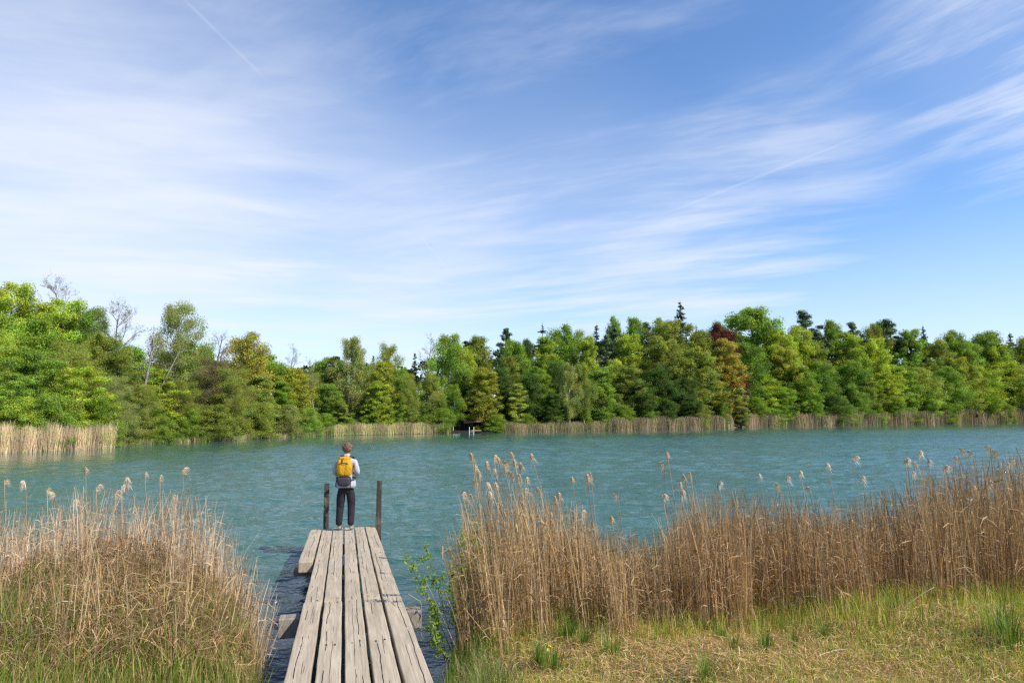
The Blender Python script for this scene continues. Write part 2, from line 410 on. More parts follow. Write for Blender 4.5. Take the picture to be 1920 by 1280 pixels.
gust_ = 1 + .35 * np.sin(XW * .09 + YW * .05) * np.sin(YW * .13 - XW * .03 + 1)
ZW *= 1.25 * gust_ * (1 - .95 * lee)
na, nr = AW.shape; idx = np.arange(na * nr).reshape(na, nr); nx = np.roll(idx, -1, 0)
Fw = np.stack([idx[:, :-1], idx[:, 1:], nx[:, 1:], nx[:, :-1]], -1).reshape(-1, 4)
o = obj_of('lake_water', mesh_np('lake_water', np.stack([XW, YW, ZW], -1).reshape(-1, 3), Fw, M_WATER, smooth=True, extra={'lee': lee.ravel()}))
props(o, kind='structure')

# ------------------------------------------------------------------ tree prototypes
def env(t, shape):
    if shape == 'round': return np.sin(math.pi * np.clip(t * .92 + .06, 0, 1)) ** .55
    if shape == 'egg': return np.sin(math.pi * np.clip(t * .93, .03, .98) ** .85) ** .6
    if shape == 'column': return np.clip(.75 * np.sin(math.pi * np.clip(t, .02, .98) ** .8) ** .5 + .1, 0, 1)
    if shape == 'shrub': return np.sqrt(np.clip(1 - t * t * .95, 0, 1))
    return 1 - t
def make_broad(name, seed, H, Rc, base, leaf, nleaf, shape='egg', nl=38, flat=.5, clump=.17, droop=0.0, airy=0.0, bark=M_BARK, tr=.018, tvar=.30):
    rng = np.random.default_rng(seed)
    k = 9; tz = np.linspace(0, H * .93, k)
    wx = np.cumsum(rng.normal(0, H * .008, k)); wy = np.cumsum(rng.normal(0, H * .008, k)); wx -= wx[0]; wy -= wy[0]
    tp = np.stack([wx, wy, tz], 1); trr = np.interp(tz / H, [0, .04, .5, 1], [H * tr * 1.5, H * tr, H * tr * .6, H * tr * .12])
    polys = [tp]; rads = [trr]
    lob = rng.uniform(0, 6.28, 4)
    cl = []
    for i in range(nl):
        t = (i + rng.uniform(.1, .9)) / nl
        z = H * (base + (1 - base) * t * .99); a = i * 2.39996 + rng.normal(0, .35)
        rr = Rc * env(np.array(t), shape) * (.82 + .22 * math.sin(2 * a + lob[0]) * math.cos(5 * t + lob[1]) + rng.uniform(-.32, .24))
        z += rng.normal(0, H * .015); rr = max(rr, Rc * .12)
        rise = rr * rng.uniform(.25, .75); zs = max(z - rise, H * base * .7)
        c0 = np.array([np.interp(zs, tz, wx), np.interp(zs, tz, wy), zs])
        tip = np.array([c0[0] + rr * math.cos(a), c0[1] + rr * math.sin(a), z])
        mid = (c0 + tip) / 2 + np.array([0, 0, rr * .08]) + rng.normal(0, rr * .05, 3)
        ss = np.linspace(0, 1, 6)[:, None]
        P_ = (1 - ss) ** 2 * c0 + 2 * ss * (1 - ss) * mid + ss ** 2 * tip
        polys.append(P_); r0 = np.interp(zs, tz, trr) * .55; rads.append(np.linspace(r0, r0 * .15, 6))
        for s_ in (.35, .55, .72, .86, 1.0, 1.0):
            if rng.random() < airy: continue
            jit = rng.normal(0, 1, 3) * rr * np.array([.2, .2, .13])
            p_ = P_[int(round(s_ * 5))] + jit * (0.4 + s_ * .6)
            cr = clump * Rc * rng.uniform(.7, 1.35)
            cl.append((p_, cr, s_))
            if airy < .5:
                polys.append(np.array([P_[int(round(s_ * 5))], (P_[int(round(s_ * 5))] + p_) / 2 + [0, 0, cr * .1], p_])); rads.append([r0 * .3, r0 * .2, r0 * .08])
    C = np.array([c_[0] for c_ in cl]); cr = np.array([c_[1] for c_ in cl]); n_c = len(C)
    per = np.maximum((nleaf * cr ** 2 / (cr ** 2).sum()).astype(int), 3)
    id_ = np.repeat(np.arange(n_c), per); n = len(id_)
    dirs = unit(rng.normal(size=(n, 3))); rho = rng.random(n) ** .6 * 1.15
    offs = dirs * (rho * cr[id_])[:, None] * np.array([1.15, 1.15, flat])
    pts = C[id_] + offs
    if droop: pts[:, 2] -= rng.random(n) ** 1.5 * droop * H
    bag = Bag()
    N = dirs * .8 + np.array([0, 0, .55]) + rng.normal(0, .55, (n, 3))
    if droop: N[:, 2] *= .25
    ct = rng.normal(1, tvar * .55, n_c)[id_]; lt = rng.normal(1, .16, n)
    hue = rng.normal(0, .10, n_c)[id_] + rng.normal(0, .05, n)
    v = np.clip(ct * lt, .45, 1.7)
    tint = np.stack([v * (1 + hue), v, v * (1 - hue * .5)], 1)
    leafquads(bag, pts, N, leaf * rng.uniform(.65, 1.3, n), .62, rng, tint, fold=.25)
    tb = Bag(); tubes(tb, polys, rads, 5)
    return dict(crown=bag.mesh(name + '_crown', M_LEAF), trunk=tb.mesh(name + '_trunk', bark, True), H=H, R=Rc)
def make_spruce(name, seed, H, Rc, leaf, nleaf, sparse=False):
    rng = np.random.default_rng(seed); tb = Bag(); bag = Bag()
    tz = np.linspace(0, H, 8); tubes(tb, [np.stack([tz * 0, tz * 0, tz], 1)], [np.linspace(H * .013, H * .0015, 8)], 6)
    lev = 40 if not sparse else 24; P_ = []; N_ = []; polys = []; rads = []; T_ = []
    for i in range(lev):
        t = (i + rng.uniform(-.6, .6)) / lev; t = min(max(t, 0), 1); z0 = H * (.06 + .93 * t); r = Rc * (1 - t) ** .85 * rng.uniform(.7, 1.2) + .012 * H
        nb = 7 if not sparse else 5
        for j in range(nb):
            a = j * 2 * math.pi / nb + i * 1.1 + rng.normal(0, .2); rr = r * rng.uniform(.45, 1.25); z0 += rng.normal(0, H * .012); ct = rng.uniform(.7, 1.3)
            s_ = np.linspace(0, 1, 7); zz_ = z0 - rr * (.42 * s_ - .28 * s_ ** 2 * 1.3)
            line = np.stack([math.cos(a) * rr * s_, math.sin(a) * rr * s_, zz_], 1)
            polys.append(line[::2]); rads.append(np.linspace(H * .0025, H * .0006, 4))
            m_ = max(6, int(nleaf * (rr / Rc) ** 1.3 / (lev * nb) * 2.4)); ss = rng.random(m_) ** .7
            pp = np.stack([np.interp(ss, s_, line[:, c_]) for c_ in range(3)], 1)
            wdt = rr * .22 * (1.15 - ss)
            lat = rng.normal(0, 1, m_) * wdt
            pp[:, 0] += -math.sin(a) * lat; pp[:, 1] += math.cos(a) * lat; pp[:, 2] -= np.abs(rng.normal(0, .05 * rr, m_)) + np.abs(lat) * .3
            P_.append(pp); N_.append(rng.normal(0, .5, (m_, 3)) + [0, 0, .8]); T_.append(np.full(m_, ct))
    P_ = np.concatenate(P_); N_ = np.concatenate(N_); v = np.concatenate(T_) * rng.normal(1, .2, len(P_))
    leafquads(bag, P_, N_, leaf * rng.uniform(.7, 1.3, len(P_)), .45, rng, np.stack([v, v, v], 1))
    tubes(tb, polys, rads, 4)
    return dict(crown=bag.mesh(name + '_crown', M_NEEDLE), trunk=tb.mesh(name + '_trunk', M_BARK, True), H=H, R=Rc)
def make_pine(name, seed, H, Rc, leaf, nleaf, base=.55):
    rng = np.random.default_rng(seed); tb = Bag(); bag = Bag()
    tz = np.linspace(0, H * .95, 8); wx = np.cumsum(rng.normal(0, .01 * H, 8)); wx -= wx[0]
    tp = np.stack([wx, wx * .3, tz], 1); tubes(tb, [tp], [np.linspace(H * .016, H * .005, 8)], 6)
    C = []; polys = []; rads = []
    for i in range(17):
        t = i / 17; z = H * (base + (1 - base) * t); a = i * 2.4 + rng.normal(0, .3); rr = Rc * (.45 + .6 * math.sin(math.pi * min(t + .2, 1))) * rng.uniform(.6, 1.15) * (1.05 - .6 * t)
        c0 = np.array([np.interp(z, tz, wx), 0, z]); tip = c0 + [rr * math.cos(a), rr * math.sin(a), rr * .25]
        polys.append([c0, (c0 + tip) / 2 + [0, 0, -.03 * rr], tip]); rads.append([H * .005, H * .003, H * .001])
        for s_ in (.55, .8, 1.0, 1.05): C.append((c0 + (tip - c0) * s_ + rng.normal(0, .08 * Rc, 3), Rc * rng.uniform(.15, .3)))
    cc = np.array([x[0] for x in C]); cr = np.array([x[1] for x in C]); per = np.full(len(C), nleaf // len(C)); id_ = np.repeat(np.arange(len(C)), per); n = len(id_)
    dr = unit(rng.normal(size=(n, 3))); pts = cc[id_] + dr * (cr[id_] * rng.random(n) ** .4)[:, None] * [1.2, 1.2, .5]
    v = rng.normal(1, .2, len(C))[id_] * rng.normal(1, .2, n)
    leafquads(bag, pts, dr + [0, 0, .5], leaf * rng.uniform(.6, 1.3, n), .4, rng, np.stack([v, v, v], 1)); tubes(tb, polys, rads, 4)
    return dict(crown=bag.mesh(name + '_crown', M_NEEDLE), trunk=tb.mesh(name + '_trunk', M_PINEBARK, True), H=H, R=Rc)
def make_bare(name, seed, H, Rc, base=.3, levels=4, leafn=900, leaf=.09, bark=M_BARK, lean=0.0, fork=False, thick=.013):
    rng = random.Random(seed); nr_ = np.random.default_rng(seed); polys = []; rads = []; tips = []
    def grow(p, d_, L, r, lev):
        g_ = .16 if lev < levels else .035; k = 5; pts = [p]; cur = Vector(p); dd = Vector(d_).normalized()
        for i in range(k - 1):
            dd = (dd + Vector((rng.gauss(0, g_), rng.gauss(0, g_), rng.gauss(0.05, .12)))).normalized()
            cur = cur + dd * (L / (k - 1)); pts.append(tuple(cur))
        polys.append(pts); rads.append([r * (1 - .6 * i / (k - 1)) for i in range(k)])
        if lev == 0: tips.extend(pts[2:]); return
        nb = {4: 9, 3: 6, 2: 5, 1: 4}.get(lev, 4)
        for j in range(nb):
            t = (j + 1) / nb * .8 + .2 if lev < levels else base + (1 - base) * (j + .5) / nb
            i0 = min(int(t * (k - 1)), k - 2); fr = t * (k - 1) - i0
            pp = Vector(pts[i0]).lerp(Vector(pts[i0 + 1]), min(fr, 1))
            a = rng.uniform(0, 6.28); out_ = Vector((math.cos(a), math.sin(a), 0))
            nd = (dd * rng.uniform(.5, .9) + out_ * rng.uniform(.5, .95)).normalized()
            ll = (Rc * 1.15 * (1.15 - .6 * t) if lev == levels else L * .55) * rng.uniform(.7, 1.15)
            grow(tuple(pp), nd, ll, r * (.42 if lev == levels else .5) * (1.1 - .4 * t), lev - 1)
    grow((0, 0, 0), (lean, 0, 1), H * .93, H * thick, levels)
    if fork: grow((0, 0, H * .02), (lean * 2.2 + .10, .03, 1), H * .86, H * thick * .8, levels)
    tb = Bag(); tubes(tb, polys[:1], rads[:1], 7); tubes(tb, polys[1:], rads[1:], 3)
    bag = Bag(); tips = np.array(tips); sel = nr_.integers(0, len(tips), leafn)
    v = nr_.normal(1, .2, leafn)
    leafquads(bag, tips[sel] + nr_.normal(0, leaf * 1.2, (leafn, 3)), nr_.normal(size=(leafn, 3)), leaf * nr_.uniform(.5, 1.2, leafn), .6, nr_, np.stack([v, v, v], 1))
    return dict(crown=bag.mesh(name + '_crown', M_LEAF), trunk=tb.mesh(name + '_trunk', bark, True), H=H, R=Rc)
PR = {}
for z_, lf, nl_, Hh in (('far', .20, 33000, 24.0), ('mid', .12, 36000, 15.0), ('near', .09, 47000, 14.0)):
    q_ = Hh / 24.0; c_ = {}
    c_['layer'] = [make_broad('b%s%d' % (z_, i), 10 + i, Hh, Hh * (.27, .23, .3)[i], (.10, .05, .16)[i], lf, nl_, ('egg', 'round', 'egg')[i], 66, .8, (.15, .17, .13)[i], tvar=.34) for i in range(3)]
    c_['round'] = [make_broad('r%s%d' % (z_, i), 40 + i, Hh, Hh * .29, .14, lf * 1.05, nl_, ('round', 'egg', 'round')[i], 52, .85, (.16, .18, .2)[i], tvar=.38) for i in range(3)]
    c_['tall'] = [make_broad('t%s%d' % (z_, i), 70 + i, Hh, Hh * .2, .10, lf * .95, int(nl_ * .8), 'column', 42, .55, .22) for i in range(2)]
    c_['birch'] = [make_broad('w%s%d' % (z_, i), 90 + i, Hh, Hh * .19, .22, lf * .7, int(nl_ * 1.0), 'egg', 36, .9, .17, droop=.09, bark=M_BIRCH, tr=.010) for i in range(2)]
    c_['willow'] = [make_broad('x%s%d' % (z_, i), 110 + i, Hh, Hh * .26, .12, lf * .62, int(nl_ * 1.1), 'egg', 44, .85, .18, droop=.04, airy=.05, tr=.012) for i in range(2)]
    c_['shrub'] = [make_broad('s%s%d' % (z_, i), 130 + i, Hh * .5, Hh * .27, .02, lf * .8, int(nl_ * .6), 'shrub', 34, .6, .2, tr=.009) for i in range(3)]
    PR[z_] = c_
PR['far']['spruce'] = [make_spruce('sf%d' % i, 200 + i, 26, 4.2, .30, 6500) for i in range(2)]
PR['far']['larch'] = [make_spruce('lf0', 210, 26, 5.0, .27, 6500, True)]
PR['far']['pine'] = [make_pine('pf%d' % i, 220 + i, 24, 4.6, .26, 6500) for i in range(2)]
PR['mid']['spruce'] = [make_spruce('sm0', 230, 15, 2.6, .17, 7000)]
PR['mid']['pine'] = [make_pine('pm0', 235, 15, 2.6, .16, 7000)]
PR['far']['bare'] = [make_bare('bf0', 240, 22, 6, .35, 3, 1500, .16)]
PR['mid']['bare'] = [make_bare('bm0', 245, 13, 3.4, .35, 4, 2500, .07)]
PR['near']['bare'] = [make_bare('bn%d' % i, 250 + i, 13, 3.6, .5, 4, 3000, .055, thick=.012) for i in range(2)]
PR['near']['lean'] = [make_bare('bl0', 260, 13, 2.4, .45, 4, 900, .05, lean=.07, thick=.013)]
PR['near']['dead'] = [make_bare('bd0', 265, 12, 1.2, .55, 3, 150, .04, M_DEADBARK, lean=.07, thick=.014, fork=True)]

# colours of the foliage
CC = dict(yg=(.150, .205, .018), g=(.090, .150, .014), bg=(.085, .150, .020), dk=(.040, .075, .014), ol=(.105, .135, .022), gold=(.150, .170, .018),
          orange=(.150, .145, .024), copper=(.060, .016, .018), grey=(.125, .150, .045), pine=(.034, .055, .024), larch=(.045, .062, .030), brown=(.10, .09, .045), pale=(.155, .20, .035), mg=(.100, .165, .022))
WORD = dict(yg='yellow green', g='mid green', bg='bluish green', dk='dark green', ol='olive green', gold='golden yellow', orange='orange', copper='dark copper red', grey='grey green', pine='dark needled', larch='thin dark', brown='brownish', pale='pale green', mg='fresh green')
KIND = dict(layer='layered beech', round='round leafed tree', tall='narrow tree', birch='birch', willow='airy willow', shrub='shrub', spruce='spruce', larch='larch', pine='pine', bare='bare twiggy tree', lean='leaning bare tree', dead='dead trunks')
TREES = []
def T(px, top, w, kind, col, off, lab=None, land=None): TREES.append((px, top, w, kind, col, off, lab, land))
# --- left wood (0..500)
T(28, 531, 120, 'layer', 'yg', 24, 'tallest yellow green beech at the left edge of the photo', 'tallest beech at the left edge')
T(-75, 520, 150, 'round', 'mg', 22)
T(112, 538, 95, 'bare', 'brown', 30, 'dark bare crown rising behind the yellow green beech top')
T(122, 562, 130, 'layer', 'yg', 22)
T(176, 580, 66, 'round', 'bg', 20)
T(214, 581, 86, 'bare', 'brown', 13, 'tall bare twiggy tree with open dark crown on the left', 'tall bare tree')
T(70, 600, 120, 'round', 'g', 15)
T(18, 618, 84, 'birch', 'yg', 8)
T(-30, 640, 120, 'layer', 'yg', 5)
T(75, 655, 130, 'layer', 'mg', 4)
T(135, 640, 110, 'willow', 'ol', 7)
T(190, 630, 100, 'layer', 'ol', 10)
T(150, 690, 120, 'layer', 'yg', 2.5)
T(25, 700, 110, 'layer', 'mg', 2)
T(225, 660, 90, 'layer', 'ol', 6)
T(212, 705, 80, 'willow', 'grey', 1.5)
T(250, 650, 80, 'round', 'mg', 14)
T(268, 622, 48, 'dead', 'brown', 4, 'two pale dead leaning trunks with bare broken tops', 'two pale dead trunks')
T(338, 566, 96, 'willow', 'grey', 10, 'tall airy grey green willow standing above the left wood', 'tall airy willow')
T(306, 690, 70, 'tall', 'yg', 2)
T(270, 720, 75, 'willow', 'ol', 1.5)
T(352, 640, 95, 'round', 'mg', 12)
T(396, 618, 50, 'lean', 'brown', 4, 'leaning bare tree with dark trunk right of the airy willow', 'leaning bare tree')
T(345, 715, 90, 'willow', 'ol', 2)
T(385, 650, 80, 'round', 'g', 14)
T(410, 675, 100, 'willow', 'brown', 5)
T(461, 626, 84, 'round', 'orange', 8, 'orange yellow oak top above the olive bushes', 'orange yellow oak')
T(440, 690, 105, 'willow', 'ol', 2.5)
T(485, 705, 90, 'layer', 'ol', 3)
T(500, 668, 90, 'round', 'g', 14)
T(485, 755, 70, 'shrub', 'ol', .8); T(408, 760, 80, 'shrub', 'ol', .8); T(300, 775, 60, 'shrub', 'mg', .8); T(240, 770, 55, 'shrub', 'grey', .8)
T(360, 765, 50, 'shrub', 'g', .8); T(180, 745, 90, 'shrub', 'g', 1.5); T(100, 740, 110, 'shrub', 'mg', 1.5); T(30, 745, 100, 'shrub', 'yg', 1.5)
# --- centre (500..1000)
T(541, 663, 45, 'bare', 'brown', 14); T(556, 690, 66, 'round', 'gold', 6); T(525, 715, 70, 'layer', 'g', 4); T(545, 760, 46, 'shrub', 'grey', .8)
T(577, 685, 45, 'bare', 'grey', 6); T(583, 700, 60, 'willow', 'grey', 9); T(606, 672, 60, 'round', 'mg', 14); T(628, 668, 55, 'tall', 'ol', 12)
T(655, 630, 62, 'birch', 'grey', 8, 'tall slender birch with white lower trunk behind the person', 'tall slender birch'); T(615, 720, 60, 'layer', 'mg', 5); T(637, 745, 44, 'tall', 'ol', 4)
T(580, 765, 44, 'shrub', 'mg', .8); T(612, 775, 40, 'shrub', 'g', 1.5)
T(687, 680, 54, 'willow', 'ol', 8); T(700, 664, 44, 'spruce', 'pine', 18); T(729, 648, 60, 'willow', 'ol', 14); T(725, 678, 72, 'round', 'gold', 8)
T(710, 715, 66, 'layer', 'yg', 5); T(752, 690, 54, 'birch', 'mg', 6); T(778, 659, 40, 'spruce', 'pine', 14, 'small dark spruce between pale birches', 'small dark spruce')
T(763, 700, 46, 'willow', 'ol', 4); T(770, 735, 56, 'layer', 'dk', 6); T(745, 740, 50, 'layer', 'mg', 5)
T(800, 645, 44, 'bare', 'brown', 18); T(840, 627, 84, 'birch', 'mg', 10, 'large weeping birch with rounded crown at the lake middle', 'large weeping birch'); T(815, 700, 66, 'birch', 'ol', 5); T(850, 720, 66, 'birch', 'g', 4)
T(872, 655, 60, 'layer', 'yg', 14); T(900, 631, 70, 'round', 'ol', 20); T(906, 690, 76, 'layer', 'gold', 4, 'golden spreading oak over the dark landing place', 'golden spreading oak')
T(830, 765, 50, 'shrub', 'g', 1.2); T(790, 778, 50, 'shrub', 'g', 4); T(880, 640, 50, 'pine', 'pine', 22); T(930, 778, 40, 'shrub', 'g', .9)
T(948, 616, 36, 'pine', 'pine', 22); T(965, 640, 62, 'round', 'g', 18); T(938, 690, 50, 'layer', 'dk', 8); T(872, 700, 80, 'layer', 'dk', 9); T(985, 638, 40, 'round', 'dk', 24); T(970, 718, 34, 'tall', 'pale', 3)
T(955, 668, 50, 'round', 'ol', 10); T(990, 700, 54, 'round', 'dk', 6)
# --- right middle (1000..1430)
T(1017, 604, 70, 'larch', 'larch', 45, 'wispy dark larch top leaning over the skyline', 'wispy larch top'); T(1063, 600, 52, 'larch', 'larch', 45)
T(1020, 632, 54, 'layer', 'yg', 24); T(1053, 611, 62, 'round', 'g', 26); T(1090, 618, 52, 'willow', 'ol', 26); T(1105, 633, 46, 'layer', 'yg', 20); T(1118, 606, 50, 'spruce', 'larch', 40)
T(1010, 690, 60, 'layer', 'g', 9); T(1045, 680, 60, 'round', 'dk', 12); T(1068, 680, 38, 'birch', 'grey', 2.5); T(1094, 682, 46, 'birch', 'ol', 2.5, 'weeping birch at the waterline with thin white trunk'); T(1035, 735, 66, 'layer', 'dk', 3)
T(1152, 595, 38, 'round', 'bg', 45); T(1186, 596, 54, 'round', 'bg', 40); T(1148, 616, 44, 'pine', 'pine', 26, 'red trunked pine group top between green crowns', 'red trunked pine'); T(1136, 630, 34, 'pine', 'pine', 24)
T(1182, 627, 58, 'layer', 'yg', 20); T(1213, 607, 46, 'pine', 'pine', 40); T(1238, 598, 44, 'round', 'g', 42); T(1225, 632, 60, 'layer', 'ol', 22)
T(1130, 690, 66, 'layer', 'mg', 5); T(1175, 685, 70, 'layer', 'ol', 7); T(1150, 675, 50, 'round', 'yg', 13)
T(1275, 563, 74, 'spruce', 'larch', 50, 'tall dark spruce spire, highest point of the skyline', 'tall spruce spire')
T(1262, 602, 84, 'layer', 'ol', 30); T(1305, 607, 66, 'larch', 'larch', 46); T(1310, 622, 60, 'round', 'ol', 26); T(1246, 640, 86, 'layer', 'ol', 14); T(1295, 655, 76, 'layer', 'ol', 12)
T(1230, 690, 80, 'round', 'dk', 8); T(1280, 710, 80, 'layer', 'dk', 6); T(1325, 690, 60, 'round', 'dk', 10); T(1205, 720, 60, 'round', 'dk', 4)
T(1351, 611, 62, 'round', 'copper', 24, 'dark copper red beech among green trees', 'copper red beech'); T(1374, 690, 54, 'round', 'copper', 12); T(1356, 636, 62, 'layer', 'orange', 14, 'bright orange gold oak below the copper red beech', 'orange gold oak')
T(1340, 712, 54, 'layer', 'gold', 7)
T(1404, 579, 118, 'round', 'mg', 32, 'broadest and tallest green crown right of the copper beech', 'broadest tall crown'); T(1345, 605, 40, 'round', 'bg', 40); T(1406, 645, 72, 'round', 'bg', 12); T(1440, 615, 60, 'round', 'bg', 26)
T(1387, 728, 36, 'tall', 'grey', -.5, 'small pale birch bush standing in the reeds at the waterline', 'small birch bush in the reeds'); T(1352, 758, 26, 'shrub', 'bg', 2.5); T(1430, 700, 66, 'layer', 'yg', 8); T(1415, 745, 60, 'round', 'g', 3)
# --- far right (1430..1980)
T(1510, 585, 64, 'pine', 'pine', 42, 'dark pine top standing highest right of the broad crown', 'highest dark pine'); T(1455, 625, 64, 'layer', 'yg', 20); T(1490, 614, 66, 'round', 'yg', 24); T(1470, 650, 62, 'layer', 'gold', 13)
T(1555, 601, 50, 'round', 'g', 36); T(1534, 622, 50, 'pine', 'pine', 32); T(1600, 606, 40, 'pine', 'pine', 42, 'small rounded pine top above yellow green beeches', 'rounded pine top'); T(1530, 640, 56, 'layer', 'ol', 18)
T(1586, 624, 66, 'layer', 'yg', 24); T(1634, 609, 46, 'round', 'ol', 36); T(1668, 601, 60, 'pine', 'pine', 36); T(1652, 606, 44, 'round', 'g', 40); T(1640, 636, 62, 'layer', 'yg', 16)
T(1700, 620, 66, 'layer', 'mg', 26); T(1730, 609, 48, 'spruce', 'pine', 38, 'broad dark fir top above the pale beeches', 'broad dark fir'); T(1784, 621, 58, 'round', 'g', 30); T(1755, 640, 60, 'layer', 'ol', 20)
T(1845, 624, 76, 'round', 'mg', 32); T(1810, 640, 56, 'layer', 'mg', 24); T(1893, 622, 50, 'spruce', 'pine', 44, 'thin spruce tip near the right edge of the photo', 'thin spruce tip'); T(1917, 634, 56, 'round', 'ol', 30); T(1870, 650, 56, 'layer', 'yg', 20)
T(1990, 640, 90, 'round', 'g', 26); T(1960, 690, 70, 'round', 'g', 8); T(2050, 650, 100, 'round', 'yg', 20); T(2130, 655, 100, 'layer', 'g', 22)
T(1500, 690, 66, 'round', 'g', 7); T(1540, 680, 60, 'round', 'bg', 9); T(1592, 678, 66, 'round', 'bg', 9); T(1625, 700, 52, 'layer', 'ol', 6); T(1655, 700, 72, 'layer', 'yg', 6); T(1690, 685, 64, 'layer', 'mg', 9)
T(1725, 690, 64, 'round', 'pale', 7); T(1768, 690, 66, 'round', 'bg', 7); T(1788, 672, 60, 'layer', 'gold', 11); T(1812, 690, 56, 'round', 'pale', 7); T(1846, 690, 66, 'round', 'yg', 6); T(1885, 680, 64, 'layer', 'yg', 9); T(1912, 692, 60, 'round', 'pale', 6)
T(1465, 725, 62, 'layer', 'g', 3); T(1520, 735, 56, 'round', 'g', 2.5); T(1560, 740, 56, 'shrub', 'dk', 2.5); T(1610, 735, 56, 'round', 'bg', 3); T(1670, 738, 60, 'layer', 'mg', 2.5); T(1740, 735, 60, 'round', 'mg', 3); T(1795, 738, 56, 'spruce', 'dk', 3); T(1840, 735, 56, 'round', 'g', 3); T(1893, 728, 56, 'spruce', 'dk', 4)
# --- understorey shrubs along the far shore
for px, top, w, col in ((985, 775, 40, 'g'), (1040, 778, 40, 'mg'), (1130, 770, 46, 'mg'), (1165, 760, 50, 'g'), (1215, 765, 44, 'g'), (1250, 750, 50, 'dk'), (1310, 757, 50, 'ol'), (1100, 778, 30, 'g'),
                        (1450, 765, 50, 'mg'), (1585, 760, 44, 'mg'), (1640, 762, 40, 'g'), (1700, 765, 46, 'g'), (1770, 762, 40, 'g'), (1880, 757, 40, 'g'), (650, 782, 40, 'mg'), (690, 778, 44, 'g'), (740, 782, 40, 'mg')):
    T(px, top, w, 'shrub', col, 3 if px > 900 else 4)

ORD = ['first', 'second', 'third', 'fourth', 'fifth', 'sixth', 'seventh', 'eighth', 'ninth', 'tenth', 'eleventh', 'twelfth', 'thirteenth', 'fourteenth', 'fifteenth', 'sixteenth', 'seventeenth', 'eighteenth', 'nineteenth', 'twentieth']
def ordw(i): return ORD[i] if i < 20 else ('twenty-' + ORD[i - 20] if i < 29 else ('thirtieth' if i == 29 else 'thirty-' + ORD[i - 30]))
lands = sorted((t[0], t[7]) for t in TREES if t[7])
keyed = {}
for t in TREES:
    if t[6]: continue
    L_ = min(lands, key=lambda l: abs(l[0] - t[0])); side = 'left' if t[0] < L_[0] else 'right'
    size = '' if t[3] in ('shrub',) else ('low ' if t[1] > 676 else 'tall ')
    ph = size + WORD[t[4]] + ' ' + KIND[t[3]] if t[3] not in ('bare',) else size + 'bare twiggy tree'
    keyed.setdefault((ph, side, L_[1]), []).append(t)
LAB = {}
for (ph, side, ln), ts in keyed.items():
    lx = [l[0] for l in lands if l[1] == ln][0]
    ts.sort(key=lambda t: abs(t[0] - lx))
    for i, t in enumerate(ts):
        LAB[id(t)] = (ph + ' %s of the %s' % (side, ln)) if len(ts) == 1 else '%s %s to the %s of the %s' % (ordw(i), ph, side, ln)
rng = random.Random(5)
def place_tree(t, i):
    px, top, w, kind, col, off, lab, _ = t
    a = math.atan2(ray(px, top).x, ray(px, top).y)
    D = float(Rfar(a)); r = D + off
    x, y = r * math.sin(a), r * math.cos(a); z0 = hz_(x, y) - .08
    if off < 0: z0 = -.3
    dr = ray(px, top); tt = y / dr.y; ztop = CAMZ + dr.z * tt
    Ht = ztop - z0; Wd = w / F * tt * 1.12
    zone = 'near' if D < 68 else ('mid' if D < 112 else 'far')
    ps = next(PR[q_][kind] for q_ in (zone, 'mid', 'near', 'far') if kind in PR[q_])
    p = ps[i % len(ps)]
    sz = Ht / (p['H'] * 1.0); sx = Wd / 2 / p['R']
    sx = min(max(sx, sz * .45), sz * (1.9 if kind == 'shrub' else 1.32))
    nm = dict(shrub='shrub', birch='birch_tree', spruce='spruce_tree', larch='larch_tree', pine='pine_tree', bare='bare_tree', lean='bare_tree', dead='dead_tree', willow='willow_tree', layer='beech_tree', round='leafy_tree', tall='leafy_tree')[kind]
    e = empty(nm, (x, y, z0), (0, 0, rng.uniform(0, 6.28) if kind not in ('lean', 'dead') else 0.0)); e.scale = (sx, sx, sz)
    c = np.array(CC[col]) * 2.4; c = c * .92 + c.mean() * .08; c = c * np.array([1.14, 1.03, .85]); jit = rng.uniform(.88, 1.14); hj = rng.uniform(-.04, .04)
    obj_of('trunk', p['trunk'], e)
    obj_of('crown', p['crown'], e, (c[0] * jit * (1 + hj), c[1] * jit, c[2] * jit))
    cat = 'shrub' if kind == 'shrub' else ('birch' if kind == 'birch' else 'tree')
    props(e, lab or LAB[id(t)], cat, 'shrubs along the far shore' if kind == 'shrub' else 'trees of the wood across the lake')
for i, t in enumerate(TREES): place_tree(t, i)

